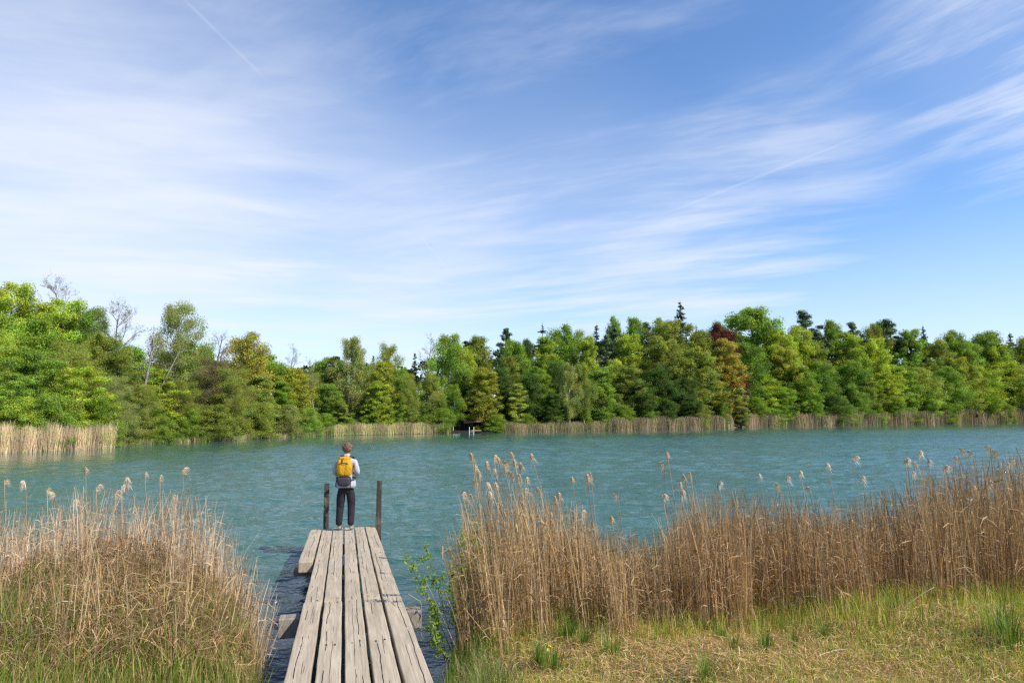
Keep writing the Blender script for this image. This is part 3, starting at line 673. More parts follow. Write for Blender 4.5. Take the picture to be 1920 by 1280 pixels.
# birch trunk leaning white in the centre
def bare_trunk(name, pts, r0, mat, label, cat, group=None):
    b_ = Bag(); P_ = np.array([list(p) for p in pts]); tubes(b_, [P_], [np.linspace(r0, r0 * .45, len(P_))], 6)
    o = obj_of(name, b_.mesh(name, mat, True)); props(o, label, cat, group); return o
for (x0, y0), (x1, y1), D, r0, lab, mt in (((767, 772), (748, 705), 108, .16, 'white leaning birch trunk in the dark gap beside the small spruce', M_BIRCH),
        ((598, 812), (585, 750), 88, .10, 'thin grey trunk leaning left above the shore left of the person', M_DEADBARK),
        ((647, 800), (645, 735), 100, .14, 'white birch trunk straight above the head of the person', M_BIRCH),
        ((678, 800), (676, 725), 100, .08, 'thin pale trunk close right of the person and the slender birch', M_BIRCH),
        ((699, 798), (698, 740), 102, .08, 'thin pale birch trunk among yellow green leaves', M_BIRCH),
        ((731, 802), (729, 745), 101, .07, 'slim pale trunk at the reed edge, second to the right of the slender birch', M_BIRCH),
        ((666, 800), (668, 728), 100, .06, 'slim grey trunk close behind the head of the person on the right', M_DEADBARK),
        ((614, 806), (612, 740), 92, .07, 'slim grey trunk left of the person above the left post', M_DEADBARK),
        ((1070, 792), (1066, 700), 158, .20, 'white birch trunk at the right reed belt, left one of the pair', M_BIRCH),
        ((1096, 796), (1092, 700), 158, .20, 'white birch trunk at the right reed belt, right one of the pair', M_BIRCH),
        ((970, 790), (972, 735), 128, .10, 'thin grey trunk of the young pale tree right of the golden oak', M_DEADBARK),
        ((1327, 790), (1329, 738), 178, .22, 'grey trunk under the orange gold oak', M_DEADBARK),
        ((18, 708), (20, 640), 56, .07, 'pale thin trunk in the yellow leaves at the left edge', M_BIRCH)):
    a_, b_ = dep(x0, y0, D), dep(x1, y1, D); a_.z = min(a_.z, hz_(a_.x, a_.y)) if y0 > 790 or x0 < 30 else hz_(a_.x, a_.y)
    bare_trunk('tree_trunk', [a_, a_.lerp(b_, .35) + Vector((.05, 0, 0)), a_.lerp(b_, .7), b_], r0, mt, lab, 'tree')

# ---- far wood behind and low undergrowth: masses nobody could count
nr = np.random.default_rng(77)
def mass(name, label, xs, tops, off0, off1, col, n, size, low=0.0, hgt=None):
    bag = Bag(); px = nr.uniform(xs[0], xs[-1], n // 60); pts = []
    for p_ in px:
        if hgt is not None and 842 < p_ < 912: continue
        a = azi(p_); D = float(Rfar(a)); r = D + nr.uniform(off0, off1); x, y = r * math.sin(a), r * math.cos(a); zg = hz_(x, y)
        zt = (CAMZ + (HOR - np.interp(p_, xs, tops)) / F * y) if hgt is None else zg + hgt * nr.uniform(.4, 1.1)
        z = zg + (zt - zg) * (nr.random() ** .6 if hgt is None else nr.random() ** .8)
        s = nr.uniform(1.0, 2.4) * (r / 150) * (1 if hgt is None else .55)
        d_ = unit(nr.normal(size=(60, 3))) * (nr.random(60) ** .4)[:, None] * s
        pts.append(np.array([x, y, z]) + d_ * [1, 1, .7])
    P_ = np.concatenate(pts); v = np.repeat(nr.normal(1, .25, len(pts)), 60) * nr.normal(1, .15, len(P_))
    sz = size * (np.hypot(P_[:, 0], P_[:, 1]) / 150) * nr.uniform(.6, 1.3, len(P_))
    leafquads(bag, P_, nr.normal(size=(len(P_), 3)) + [0, 0, .4], sz, .7, nr, np.stack([v, v, v * .9], 1))
    o = obj_of(name, bag.mesh(name, M_LEAF), None, col); props(o, label, 'wood' if hgt is None else 'undergrowth', kind='stuff'); return o
mass('distant_wood', 'dark green wood closing the gaps behind the front trees', [-150, 0, 150, 220, 300, 480, 620, 760, 850, 1000, 1150, 1350, 1500, 1700, 2050],
     [600, 600, 620, 690, 690, 690, 690, 690, 670, 650, 640, 640, 640, 645, 655], 26, 60, (.038, .062, .018), 60000, .42)
mass('undergrowth', 'low dark undergrowth between the trunks on the far bank', [-150, 2050], None, 1.5, 12, (.045, .075, .015), 42000, .26, hgt=3.2)

# ---- reed belts on the far shore
def far_reeds(label, x0, x1, hpx, depth, n, w, col, shift=0.0, green=.12, edge=0.0):
    px = nr.uniform(x0, x1, n); a = np.array([azi(p) for p in px]); D = Rfar(a)
    o_ = nr.uniform(-depth * .35 + shift, depth * .65 + shift, n); r = D + o_
    x, y = r * np.sin(a), r * np.cos(a); z = np.maximum(height(x, y), -.15)
    cl = .88 + .12 * np.sin(px * .11) * np.sin(px * .043 + 1) 
    h = hpx / F * D * cl * (.45 + .75 * nr.random(n) ** .7)
    h *= np.clip(np.minimum((px - x0), (x1 - px)) / 8 + .4, .4, 1)
    lean = nr.normal(0, .10, (n, 2)) * h[:, None]
    k = np.array([0, .5, 1.0]); pts = np.stack([x[:, None] + lean[:, :1] * k ** 1.6, y[:, None] + lean[:, 1:] * k, z[:, None] + h[:, None] * k], -1)
    wd = (w * D / 150 * nr.uniform(.6, 1.3, n))[:, None] * np.array([1, .8, .45])
    sd = unit(np.stack([np.cos(a), -np.sin(a), a * 0], 1) + nr.normal(0, .5, (n, 3)) * [1, 1, 0])
    v = nr.normal(1, .2, n) * (.8 + .25 * np.sin(px * .13) + 0.1); gsel = nr.random(n) < green
    tint = np.stack([v, v, v], 1); tint[gsel] *= [.45, .95, .35]
    dark = nr.random(n) < .18; tint[dark] *= .45
    bag = Bag(); ribbons(bag, pts, wd, sd, tint)
    tips = nr.random(n) < .35; tp = pts[tips, -1]
    leafquads(bag, tp, nr.normal(size=tp.shape), (w * 1.1 * D[tips] / 150), .5, nr, np.broadcast_to(np.array([.9, .85, .8]), tp.shape))
    o = obj_of('reed_bed', bag.mesh('reed_bed', M_STRAW), None, col); props(o, label, 'reeds', kind='stuff')
far_reeds('pale dry reed belt on the far shore at the left edge', -220, 219, 40, 5, 12000, .055, (0.780, 0.566, 0.350), green=.08)
far_reeds('thin low reeds between bank and bushes left of the person', 222, 600, 9, 1.2, 2200, .06, (0.540, 0.400, 0.225), green=.4)
far_reeds('dry reed belt behind the person on the far shore', 604, 845, 17, 3, 7500, .06, (0.675, 0.497, 0.275), green=.3, shift=1)
far_reeds('low reeds right of the dark landing place', 942, 1140, 15, 4, 6000, .06, (0.510, 0.359, 0.213), green=.3, shift=1)
far_reeds('brown reed belt left of the small birch bush', 1140, 1376, 21, 6, 11000, .07, (0.540, 0.373, 0.237), green=.16, shift=1)
far_reeds('long brown reed belt along the right far shore', 1396, 2150, 20, 8, 26000, .07, (0.570, 0.393, 0.250), green=.16, shift=1)

# ---- landing place in the dark gap: shelter roof, platform, ladder
def box(bag_, x0, x1, y0, y1, z0, z1, tint=(1, 1, 1), mi=0):
    V = [(x, y, z) for z in (z0, z1) for y in (y0, y1) for x in (x0, x1)]
    bag_.add(V, [(0, 2, 3, 1), (4, 5, 7, 6), (0, 1, 5, 4), (2, 6, 7, 3), (0, 4, 6, 2), (1, 3, 7, 5)], tint, mi)
def bev(o, w, seg=2):
    m_ = o.modifiers.new('bevel', 'BEVEL'); m_.width = w; m_.segments = seg; m_.limit_method = 'ANGLE'; return o
M_ROOF = flat_mat('shelter_roof', (.36, .20, .12), .8, .25, 3, .02)
M_SHADEWOOD = flat_mat('shade_dark_wood', (.018, .014, .010), .9, .3, 6, .01)  # near-black wood, shade of the gap put into the colour
M_DECKO = flat_mat('orange_deck', (.50, .31, .10), .7, .2, 6, .01)
M_WHITE = flat_mat('white_paint', (.74, .73, .70), .5, .08, 8, .002)
sp = at(884, 811.5); ang_s = math.atan2(sp.x, sp.y)
e = empty('shelter', (sp.x - .05, sp.y + 4.2, .15), (0, 0, -ang_s)); props(e, 'low open wooden shelter with sunlit sloping roof in the dark gap', 'shelter')
b = Bag(); box(b, -1.5, 1.5, 0.2, 1.9, 0, .06)
o = obj_of('roof', b.mesh('shelter_roof', M_ROOF), e); o.location = (.1, -.35, 1.28); o.rotation_euler = (R(16), R(-5), 0); bev(o, .02)
b = Bag(); box(b, -1.9, 1.9, 1.15, 1.22, -.1, 1.35); obj_of('shade_back_wall', b.mesh('shelter_shade_back', M_SHADEWOOD), e)  # wide near-black wall added to read as the shade inside the gap
for xx in (-1.3, 1.4):
    b = Bag(); box(b, xx - .05, xx + .05, -.05, .05, -.3, 1.16); obj_of('post', b.mesh('shelter_post', M_SHADEWOOD), e)
e = empty('swimming_platform', (sp.x, sp.y + .2, 0), (0, 0, -ang_s)); props(e, 'small orange wooden bathing platform at the far shore', 'platform')
b = Bag(); box(b, .0, 1.45, 0, 1.5, .30, .40); bev(obj_of('deck', b.mesh('platform_deck', M_DECKO), e), .01)
for xx, yy in ((.1, .1), (1.3, .1), (.1, 1.3), (1.3, 1.3)):
    b = Bag(); box(b, xx - .05, xx + .05, yy - .05, yy + .05, -.7, .30); obj_of('leg', b.mesh('platform_leg', M_SHADEWOOD), e)
e = empty('bathing_ladder', (sp.x, sp.y - .05, 0), (0, 0, -ang_s)); props(e, 'white bathing ladder with two upright rails at the far landing', 'ladder')
for xx in (-.32, .33):
    b = Bag(); zz_ = np.linspace(-.6, .88, 6); tubes(b, [np.stack([zz_ * 0 + xx, zz_ * 0, zz_], 1)], [np.full(6, .055)], 8)
    obj_of('rail', b.mesh('ladder_rail', M_WHITE, True), e)
for zr in (-.1, .12, .34):
    b = Bag(); xs_ = np.linspace(-.28, .29, 4); tubes(b, [np.stack([xs_, xs_ * 0, xs_ * 0 + zr], 1)], [np.full(4, .018)], 6)
    obj_of('rung', b.mesh('ladder_rung', M_WHITE, True), e)

# ------------------------------------------------------------------ the jetty
PN = dep(672, 1280, 4.7); PF = dep(654.5, 988, 13.5)
ax = (PF - PN).normalized(); rt = ax.cross(Vector((0, 0, 1))).normalized(); upn = rt.cross(ax).normalized()
JL = (PF - PN).length
JM = Matrix(((rt.x, ax.x, upn.x, PN.x), (rt.y, ax.y, upn.y, PN.y), (rt.z, ax.z, upn.z, PN.z), (0, 0, 0, 1)))
jet = empty('jetty'); jet.matrix_world = JM
props(jet, 'narrow weathered wooden plank jetty running out over the water to the person', 'jetty')
jr = random.Random(3)
def plank(name, x0, x1, y0, y1, z0, z1, mat, wob=.0014, bevw=.008, parent=jet, along='y'):
    """beam with slightly wavy worn edges; along = long axis"""
    L0, L1 = (y0, y1) if along == 'y' else (x0, x1)
    if along == 'z': L0, L1 = z0, z1
    n = max(3, int((L1 - L0) / .12)); bm = bmesh.new(); rings = []
    s1, s2 = jr.uniform(0, 9), jr.uniform(0, 9)
    for i in range(n + 1):
        t = L0 + (L1 - L0) * i / n
        e1 = wob * (math.sin(t * 5 + s1) + .6 * math.sin(t * 13 + s2)); e2 = wob * (math.sin(t * 4 + s2) + .6 * math.sin(t * 11 + s1)); e3 = wob * .6 * math.sin(t * 3 + s1)
        if along == 'y': pts = [(x0 + e1, t, z0), (x1 + e2, t, z0), (x1 + e2, t, z1 + e3), (x0 + e1, t, z1 + e3 * .5)]
        elif along == 'x': pts = [(t, y0 + e1, z0), (t, y1 + e2, z0), (t, y1 + e2, z1 + e3), (t, y0 + e1, z1 + e3)]
        else: pts = [(x0 + e1, y0, t), (x1 + e2, y0, t), (x1 + e2, y1, t), (x0 + e1, y1, t)]
        rings.append([bm.verts.new(p) for p in pts])
    for a_, b_ in zip(rings[:-1], rings[1:]):
        for k in range(4): bm.faces.new((a_[k], a_[(k + 1) % 4], b_[(k + 1) % 4], b_[k]))
    bm.faces.new(rings[0][::-1]); bm.faces.new(rings[-1])
    bmesh.ops.recalc_face_normals(bm, faces=bm.faces)
    me = bpy.data.meshes.new(name); bm.to_mesh(me); bm.free(); me.materials.append(mat)
    cx, cy, cz = (x0 + x1) / 2, (y0 + y1) / 2, (z0 + z1) / 2
    s_ = jr.random(); cs = [v.co.copy() for v in me.vertices]
    me.attributes.new('uvw', 'FLOAT_VECTOR', 'POINT').data.foreach_set('vector', [q for c in cs for q in ((c.x - cx, c.y, c.z) if along == 'y' else ((c.y - cy, c.x, c.z) if along == 'x' else (c.x - cx, c.z, c.y)))])
    me.attributes.new('seed', 'FLOAT', 'POINT').data.foreach_set('value', [s_] * len(cs))
    o = obj_of(name, me, parent); bev(o, bevw, 2); return o
def nail(x, y, parent):
    b_ = Bag(); a_ = np.linspace(0, 2 * math.pi, 9)[:-1]
    tubes(b_, [[(x, y, -.002), (x, y, .003)]], [[.009, .007]], 8)
    return b_
ws = [.179, .177, .171, .179, .193]; gp = [.023, .032, .025, .021]
x = -.5; spans = []
for i, w in enumerate(ws):
    spans.append((x, x + w)); x += w + (gp[i] if i < 4 else 0)
M_NAIL = flat_mat('rusty_nail', (.05, .03, .022), .6, .3, 60, .001, .6)
J1, J2 = 2.63, 5.85
for i, (a_, b_) in enumerate(spans):
    sects = [(-3.6, -.6), (-.595, J1 - .006), (J1 + .006, J2 - .006), (J2 + .006, JL)]
    if i == 0: sects = sects[:2] + [(J1 - .02, JL - .03)]
    for k, (y0, y1) in enumerate(sects):
        sh = jr.uniform(-.004, .004); y1_ = y1 + (jr.uniform(-.02, .02) if y1 > JL - .1 else 0)
        o = plank('plank', a_ + sh, b_ + sh, y0, y1_, -.085, jr.uniform(-.004, .004), M_PLANK)
        if i == 4: o['label'] = 'greyest plank with a long crack at the right edge'
        bg_ = Bag()
        for yy in (y0 + .09, y1_ - .09, (y0 + y1_) / 2):
            for xx in (a_ + .05, b_ - .05):
                if jr.random() < .6:
                    xx_ = xx + jr.uniform(-.01, .01); yy_ = yy + jr.uniform(-.03, .03)
                    tubes(bg_, [[(xx_, yy_, -.002), (xx_, yy_, .0045)]], [[.009, .007]], 8)
        if bg_.n: obj_of('nail_heads', bg_.mesh('nail_heads', M_NAIL, True), o)
s_of = lambda dd: (dd - 4.7) / (13.5 - 4.7) * JL
o = plank('side_timber', -.5 - .024 - .20, -.5 - .024, s_of(9.75), JL - .12, -.155, .0, M_PLANK, .003, .014)
o['label'] = 'short thick timber with knot hole on the left side'
# cross beams and posts under the deck
for s_, xl, xr, h_ in ((s_of(7.05), -.73, .69, .19), (s_of(10.15), -.80, .48, .10), (s_of(12.3), -.78, .50, .16), (s_of(4.6), -.55, .55, .16)):
    plank('cross_beam', xl, xr, s_ - .1, s_ + .1, -.085 - (.07 if xl < -.74 else .0) - h_, -.087 - (.07 if xl < -.74 else .0), M_BEAM, .003, .012, along='x')
    for xx in (-.50, .46):
        plank('support_post', xx - .07, xx + .07, s_ - .07, s_ + .07, -1.9, -.087 - h_ - .05, M_POST, .004, .01, along='z')
for name_, xa, y_, top_, lab in (('mooring_post', -.445, JL + .075, .86, 'left upright post at the jetty end'), ('mooring_post', .565, JL - .16, .90, 'right upright post at the jetty end')):
    o = plank('mooring_post', xa - .05, xa + .05, y_ - .05, y_ + .05, -1.7, top_, M_POST, .003, .006, along='z'); o['label'] = lab
jn = 0

# ------------------------------------------------------------------ the person
def fabric(name, color, rough=.85, var=.15, scale=60, wr=.01, check=None):
    m, g, out = new_mat(name); co = g.n('ShaderNodeTexCoord').outputs['Object']
    n = g.noise(co, scale, 4, .6); w = g.noise(g.mapping(co, scale=(1, 1, .45)), 9, 4, .6, .8)
    c = g.mix(g.mr(n, .3, .7), tuple(x * (1 - var) for x in color), tuple(min(1, x * (1 + var)) for x in color))
    if check:
        q = g.sep(co); t = g.m('MAXIMUM', g.mr(g.m('SINE', g.m('MULTIPLY', q[2], 95.0)), .86, .96), g.mr(g.m('SINE', g.m('MULTIPLY', q[0], 95.0)), .86, .96))
        c = g.mix(g.m('MULTIPLY', t, .45), c, check)
    principled(g, out, c, rough, g.bump(g.m('MULTIPLY_ADD', w, 1.0, g.m('MULTIPLY', n, .1)), .8, wr), .25)
    return m
M_SKIN = flat_mat('skin', (.50, .27, .18), .55, .06, 30, .001)
M_JACKET = fabric('white_shirt', (.46, .46, .48), check=(.30, .31, .36), wr=.02)
M_TROUS = fabric('dark_trousers', (.028, .023, .028), wr=.05)
M_HAIR = flat_mat('light_brown_hair', (.26, .155, .085), .5, .55, 70, .01)
M_SHOE = flat_mat('pale_shoe', (.26, .27, .22), .7, .12, 40, .002)
M_YEL = fabric('yellow_fabric', (.66, .33, .010), .6, .12, 50, .07)
M_GREY = fabric('grey_fabric', (.055, .050, .062), .75, .12, 50, .02)
M_BLACK = flat_mat('black_strap', (.018, .017, .018), .6, .2, 40, .002)
M_LENS = flat_mat('dark_lens', (.012, .012, .014), .15, .1, 10, .0005, spec=.6)
M_EYE = flat_mat('eye_white', (.7, .7, .68), .3, .02, 10, .0001)
def skin_obj(name, verts, edges, mat, parent, root=0, sub=2):
    me = bpy.data.meshes.new(name); me.from_pydata([v[:3] for v in verts], edges, []); me.materials.append(mat)
    o = obj_of(name, me, parent)
    md = o.modifiers.new('skin', 'SKIN'); md.use_smooth_shade = True; md.branch_smoothing = .6
    me.skin_vertices.new() if not me.skin_vertices else None
    for i, v in enumerate(verts):
        sv = me.skin_vertices[0].data[i]; sv.radius = (v[3], v[4] if len(v) > 4 else v[3]); sv.use_root = (i == root)
    s_ = o.modifiers.new('sub', 'SUBSURF'); s_.levels = s_.render_levels = sub
    return o
def superell(c, r, e=.5, nu=28, nv=18, fn=None):
    u = np.linspace(0, 2 * math.pi, nu, endpoint=False); v = np.linspace(-math.pi / 2, math.pi / 2, nv)
    f = lambda w, p: np.sign(w) * np.abs(w) ** p
    U, Vv = np.meshgrid(u, v); X = f(np.cos(Vv), e) * f(np.cos(U), e); Y = f(np.cos(Vv), e) * f(np.sin(U), e); Z = f(np.sin(Vv), e)
    P_ = np.stack([X, Y, Z], -1)
    if fn is not None: P_ = fn(P_)
    P_ = P_ * np.array(r) + np.array(c)
    idx = np.arange(nv * nu).reshape(nv, nu); nx_ = np.roll(idx, -1, 1)
    return P_.reshape(-1, 3), np.stack([idx[:-1], nx_[:-1], nx_[1:], idx[1:]], -1).reshape(-1, 4)
foot = JM @ Vector((0, s_of(13.02), 0.004)); foot = Vector((dep(647.5, 995, 13.05).x, foot.y, foot.z))
yaw = math.atan2(-ax.x, ax.y)
per = empty('person', foot, (0, 0, yaw * .6 - .10)); per.scale = (1.03, 1.0, 1.0); S = 1.0
props(per, 'person in pale shirt and dark trousers standing at the jetty end, seen from behind', 'person')
V = [(0, 0, .86, .135, .10), (0, 0, .98, .115, .085), (0, -.01, 1.12, .13, .09), (0, -.015, 1.27, .13, .09), (0, -.01, 1.36, .062, .06), (0, .01, 1.42, .048, .05), (0, .025, 1.485, .068, .082), (0, .03, 1.545, .074, .09), (0, .03, 1.595, .055, .07),
     (-.155, -.01, 1.29, .055), (-.205, -.04, 1.07, .038), (-.15, .17, 1.03, .028), (.155, -.01, 1.29, .055), (.205, -.04, 1.07, .038), (.15, .17, 1.03, .028),
     (-.085, 0, .80, .088), (-.098, .018, .46, .045), (-.108, -.008, .20, .036), (-.108, -.014, .11, .034), (-.115, .10, .045, .030), (.085, 0, .80, .088), (.100, .035, .46, .045), (.102, .005, .20, .036), (.102, -.012, .11, .034), (.115, .10, .045, .030),
     (0, .125, 1.50, .012), (-.072, .03, 1.51, .012), (.072, .03, 1.51, .012)]
E = [(0, 1), (1, 2), (2, 3), (3, 4), (4, 5), (5, 6), (6, 7), (7, 8), (3, 9), (9, 10), (10, 11), (3, 12), (12, 13), (13, 14), (0, 15), (15, 16), (16, 17), (17, 18), (18, 19), (0, 20), (20, 21), (21, 22), (22, 23), (23, 24), (6, 25), (6, 26), (6, 27)]
for w_, sx in ((11, 1), (14, -1)):           # palms and five fingers holding a small camera in front
    wx_, wy_, wz_ = V[w_][:3]; V.append((wx_ + sx * .035, wy_ + .07, wz_ + .03, .022, .03)); pi_ = len(V) - 1; E.append((w_, pi_))
    for k, (dz, L_) in enumerate(((.030, .05), (.010, .056), (-.010, .052), (-.028, .042))):
        V.append((wx_ + sx * .055, wy_ + .10, wz_ + .03 + dz, .0095)); a0 = len(V) - 1
        V.append((wx_ + sx * (.055 + L_ * .7), wy_ + .112 - k * .002, wz_ + .03 + dz, .0085)); V.append((wx_ + sx * (.05 + L_), wy_ + .085, wz_ + .028 + dz, .007))
        E += [(pi_, a0), (a0, a0 + 1), (a0 + 1, a0 + 2)]
    V.append((wx_ + sx * .05, wy_ + .05, wz_ + .062, .010)); V.append((wx_ + sx * .085, wy_ + .055, wz_ + .075, .008)); E += [(pi_, len(V) - 2), (len(V) - 2, len(V) - 1)]
skin_obj('body', V, E, M_SKIN, per)
V = [(0, 0, .84, .15, .115), (-.088, 0, .755, .112, .11), (-.100, .02, .47, .074, .076), (-.110, -.01, .20, .062, .066), (-.112, -.012, .075, .066, .072),
     (.088, 0, .755, .112, .11), (.100, .04, .47, .074, .076), (.103, .01, .20, .062, .066), (.104, -.012, .075, .066, .072), (0, 0, .93, .14, .10)]
skin_obj('trousers', V, [(0, 1), (1, 2), (2, 3), (3, 4), (0, 5), (5, 6), (6, 7), (7, 8), (0, 9)], M_TROUS, per)
V = [(0, 0, 1.06, .135, .105), (0, 0, .93, .160, .125), (0, .0, .815, .170, .135), (0, -.012, 1.20, .145, .105), (0, -.015, 1.30, .125, .09), (0, -.008, 1.375, .068, .066),
     (-.155, -.012, 1.295, .068), (-.215, -.045, 1.07, .052), (-.17, .12, 1.035, .040), (.155, -.012, 1.295, .068), (.215, -.045, 1.07, .052), (.17, .12, 1.035, .040)]
skin_obj('shirt', V, [(0, 1), (1, 2), (0, 3), (3, 4), (4, 5), (4, 6), (6, 7), (7, 8), (4, 9), (9, 10), (10, 11)], M_JACKET, per)
b = Bag(); zc = [(1.365, .078), (1.395, .074), (1.425, .070)]
th = np.linspace(0, 2 * math.pi, 20, endpoint=False); Vc = []
for z, r_ in zc + [(1.425, .060), (1.365, .062)]: Vc.append(np.stack([np.cos(th) * r_, np.sin(th) * r_ * .95, th * 0 + z + .012 * np.sin(th) * -1], 1))
idx = np.arange(100).reshape(5, 20); nx_ = np.roll(idx, -1, 1)
b.add(np.concatenate(Vc), np.stack([idx[:-1], nx_[:-1], nx_[1:], idx[1:]], -1).reshape(-1, 4)); obj_of('collar', b.mesh('collar', M_JACKET, True), per)
b = Bag(); Vc = []
for z, r_ in ((1.0, .150), (.93, .168), (.87, .180), (.80, .188), (.80, .182), (.90, .165)):
    fl_ = (1.0 - z) * .035; Vc.append(np.stack([np.cos(th) * (r_ + fl_ * np.sin(th * 5)), np.sin(th) * (r_ + fl_ * np.cos(th * 4)) * .76, th * 0 + z + .006 * np.sin(th * 3)], 1))
idx = np.arange(120).reshape(6, 20); nx_ = np.roll(idx, -1, 1)
b.add(np.concatenate(Vc), np.stack([idx[:-1], nx_[:-1], nx_[1:], idx[1:]], -1).reshape(-1, 4)); obj_of('shirt_hem', b.mesh('shirt_hem', M_JACKET, True), per)
for sx in (-1, 1):
    V = [(sx * .108, -.045, .035, .036, .04), (sx * .108, .02, .045, .040, .045), (sx * .112, .12, .030, .042, .032), (sx * .114, .175, .026, .030, .026), (sx * .107, -.02, .085, .040, .045)]
    skin_obj('shoe', V, [(0, 1), (1, 2), (2, 3), (1, 4)], M_SHOE, per, 1)
for sx in (-1, 1):
    Vq, Fq = superell((sx * .028, .108, 1.525), (.011, .010, .009), 1, 12, 8); b = Bag(); b.add(Vq, Fq); obj_of('eye', b.mesh('eye', M_EYE, True), per)
b = Bag(); b.add(*superell((0, .125, 1.462), (.024, .008, .006), 1, 12, 8)); obj_of('mouth', b.mesh('mouth', flat_mat('lips', (.42, .14, .12), .5, .05), True), per)
hr = np.random.default_rng(9)
def hairfn(P_):
    a = np.arctan2(P_[..., 1], P_[..., 0]); n_ = .13 * np.sin(a * 7 + P_[..., 2] * 9) * np.sin(P_[..., 2] * 11 + a * 3) + .06 * np.sin(a * 15 - P_[..., 2] * 17)
    front = (P_[..., 1] > .35) & (P_[..., 2] < .25); k = np.where(front, .62, 1.0)
    return P_ * (1 + n_)[..., None] * np.stack([np.ones_like(k), k, np.ones_like(k)], -1)
b = Bag(); b.add(*superell((.004, .010, 1.556), (.080, .096, .082), .9, 36, 24, hairfn))
n = 420; dr = unit(hr.normal(size=(n, 3)) + [0, -.3, .6]); P0 = np.array([.004, .01, 1.555]) + dr * [.077, .092, .079]
tan_ = unit(np.cross(dr, hr.normal(size=(n, 3)))); k = np.array([0, .5, 1.0])
pts = P0[:, None] + tan_[:, None] * (k * .05)[None, :, None] + dr[:, None] * (.020 * np.sin(k * 2.2))[None, :, None]
v = hr.uniform(.6, 1.5, n); ribbons(b, pts, np.full((n, 3), .012) * [1, .8, .2], unit(np.cross(tan_, dr)), np.stack([v, v, v], 1))
obj_of('hair', b.mesh('hair', M_HAIR, True), per)
pw = per.matrix_basis
# sunglasses pushed up on the head
sg = empty('sunglasses', foot + Vector((0, 0, 0)), (0, 0, yaw * .6 - .10)); sg.scale = (1.03, 1.0, 1.0); props(sg, 'dark sunglasses pushed up on the hair of the person', 'sunglasses')
b = Bag()
for sx in (-1, 1): b.add(*superell((sx * .038, .095, 1.625), (.034, .012, .022), .8, 16, 10))
obj_of('lenses', b.mesh('sunglass_lenses', M_LENS, True), sg)
b = Bag(); tubes(b, [[(-.066, .09, 1.628), (-.080, .05, 1.61), (-.080, .0, 1.585)], [(.066, .09, 1.628), (.080, .05, 1.61), (.080, .0, 1.585)], [(-.01, .10, 1.63), (.01, .10, 1.63), (.012, .10, 1.63)]], [[.005, .006, .008]] * 3, 6)
obj_of('frame', b.mesh('sunglass_frame', M_BLACK, True), sg)
# backpack
bp = empty('backpack', foot, (0, 0, yaw * .6 - .10)); bp.scale = (1.0, 1.0, 1.0); props(bp, 'yellow roll top backpack with dark grey lower pouch on the person', 'backpack')
def packfn(P_):
    x, y, z = P_[..., 0], P_[..., 1], P_[..., 2]
    top = np.clip((z - .1) / .9, 0, 1)
    xx = x * (1 - .16 * top ** 1.5) * (1 + .03 * np.sin(z * 9 + y * 4)); yy = y * (1 - .30 * top) + .05 * np.sin(x * 7 + z * 5) * np.clip(z + .4, 0, 1)
    zz_ = z + .05 * np.sin(x * 5) * top
    return np.stack([xx, yy, zz_], -1)
b = Bag(); b.add(*superell((0, -.205, 1.198), (.145, .100, .172), .50, 44, 30, packfn)); obj_of('pack_body', b.mesh('pack_body', M_YEL, True), bp)
b = Bag(); b.add(*superell((0, -.195, 1.355), (.105, .075, .040), .6, 36, 16, lambda P_: P_ * (1 + .05 * np.sin(P_[..., 0:1] * 14)))); obj_of('roll_top', b.mesh('roll_top', M_YEL, True), bp)
b = Bag(); b.add(*superell((0, -.205, .935), (.132, .080, .092), .5, 36, 20, lambda P_: P_ * np.stack([1 - .18 * np.clip(-P_[..., 2], 0, 1), 1 + 0 * P_[..., 2], 1 + 0 * P_[..., 2]], -1))); obj_of('lower_pouch', b.mesh('lower_pouch', M_GREY, True), bp)
def strap(name, pts, w, mat=M_BLACK, th=.004):
    P_ = np.array(pts, float); b_ = Bag(); T_ = unit(np.gradient(P_, axis=0)); nrm_ = np.array([0, -1.0, .15]); sd = unit(np.cross(T_, nrm_)); nn = unit(np.cross(sd, T_))
    V_ = np.stack([P_ - sd * w / 2 - nn * th / 2, P_ + sd * w / 2 - nn * th / 2, P_ + sd * w / 2 + nn * th / 2, P_ - sd * w / 2 + nn * th / 2], 1); k_ = len(P_)
    idx_ = np.arange(4 * k_).reshape(k_, 4); nx2 = np.roll(idx_, -1, 1); Fq_ = np.stack([idx_[:-1], nx2[:-1], nx2[1:], idx_[1:]], -1).reshape(-1, 4)
    Fq_ = np.concatenate([Fq_, [[3, 2, 1, 0]], [[4 * k_ - 4, 4 * k_ - 3, 4 * k_ - 2, 4 * k_ - 1]]]); b_.add(V_.reshape(-1, 3), Fq_)
    return obj_of(name, b_.mesh(name, mat, False), bp)
strap('compression_strap', [(-.13, -.25, 1.255), (-.07, -.305, 1.275), (0, -.312, 1.283), (.07, -.305, 1.275), (.125, -.255, 1.245)], .012)
strap('closure_strap', [(-.03, -.18, 1.398), (-.035, -.255, 1.375), (-.03, -.29, 1.33), (-.02, -.308, 1.285)], .014)
strap('front_zip', [(-.075, -.315, 1.20), (-.078, -.317, 1.13), (-.078, -.312, 1.05)], .008)
strap('side_strap', [(.11, -.25, 1.03), (.125, -.245, .93), (.12, -.22, .84), (.105, -.17, .74), (.098, -.15, .69)], .018)
strap('side_strap', [(-.12, -.25, 1.03), (-.145, -.22, .92), (-.165, -.17, .83)], .018)
strap('shoulder_strap', [(-.075, -.16, 1.36), (-.095, -.05, 1.405), (-.11, .05, 1.37), (-.12, .115, 1.25)], .05, M_GREY, .012)
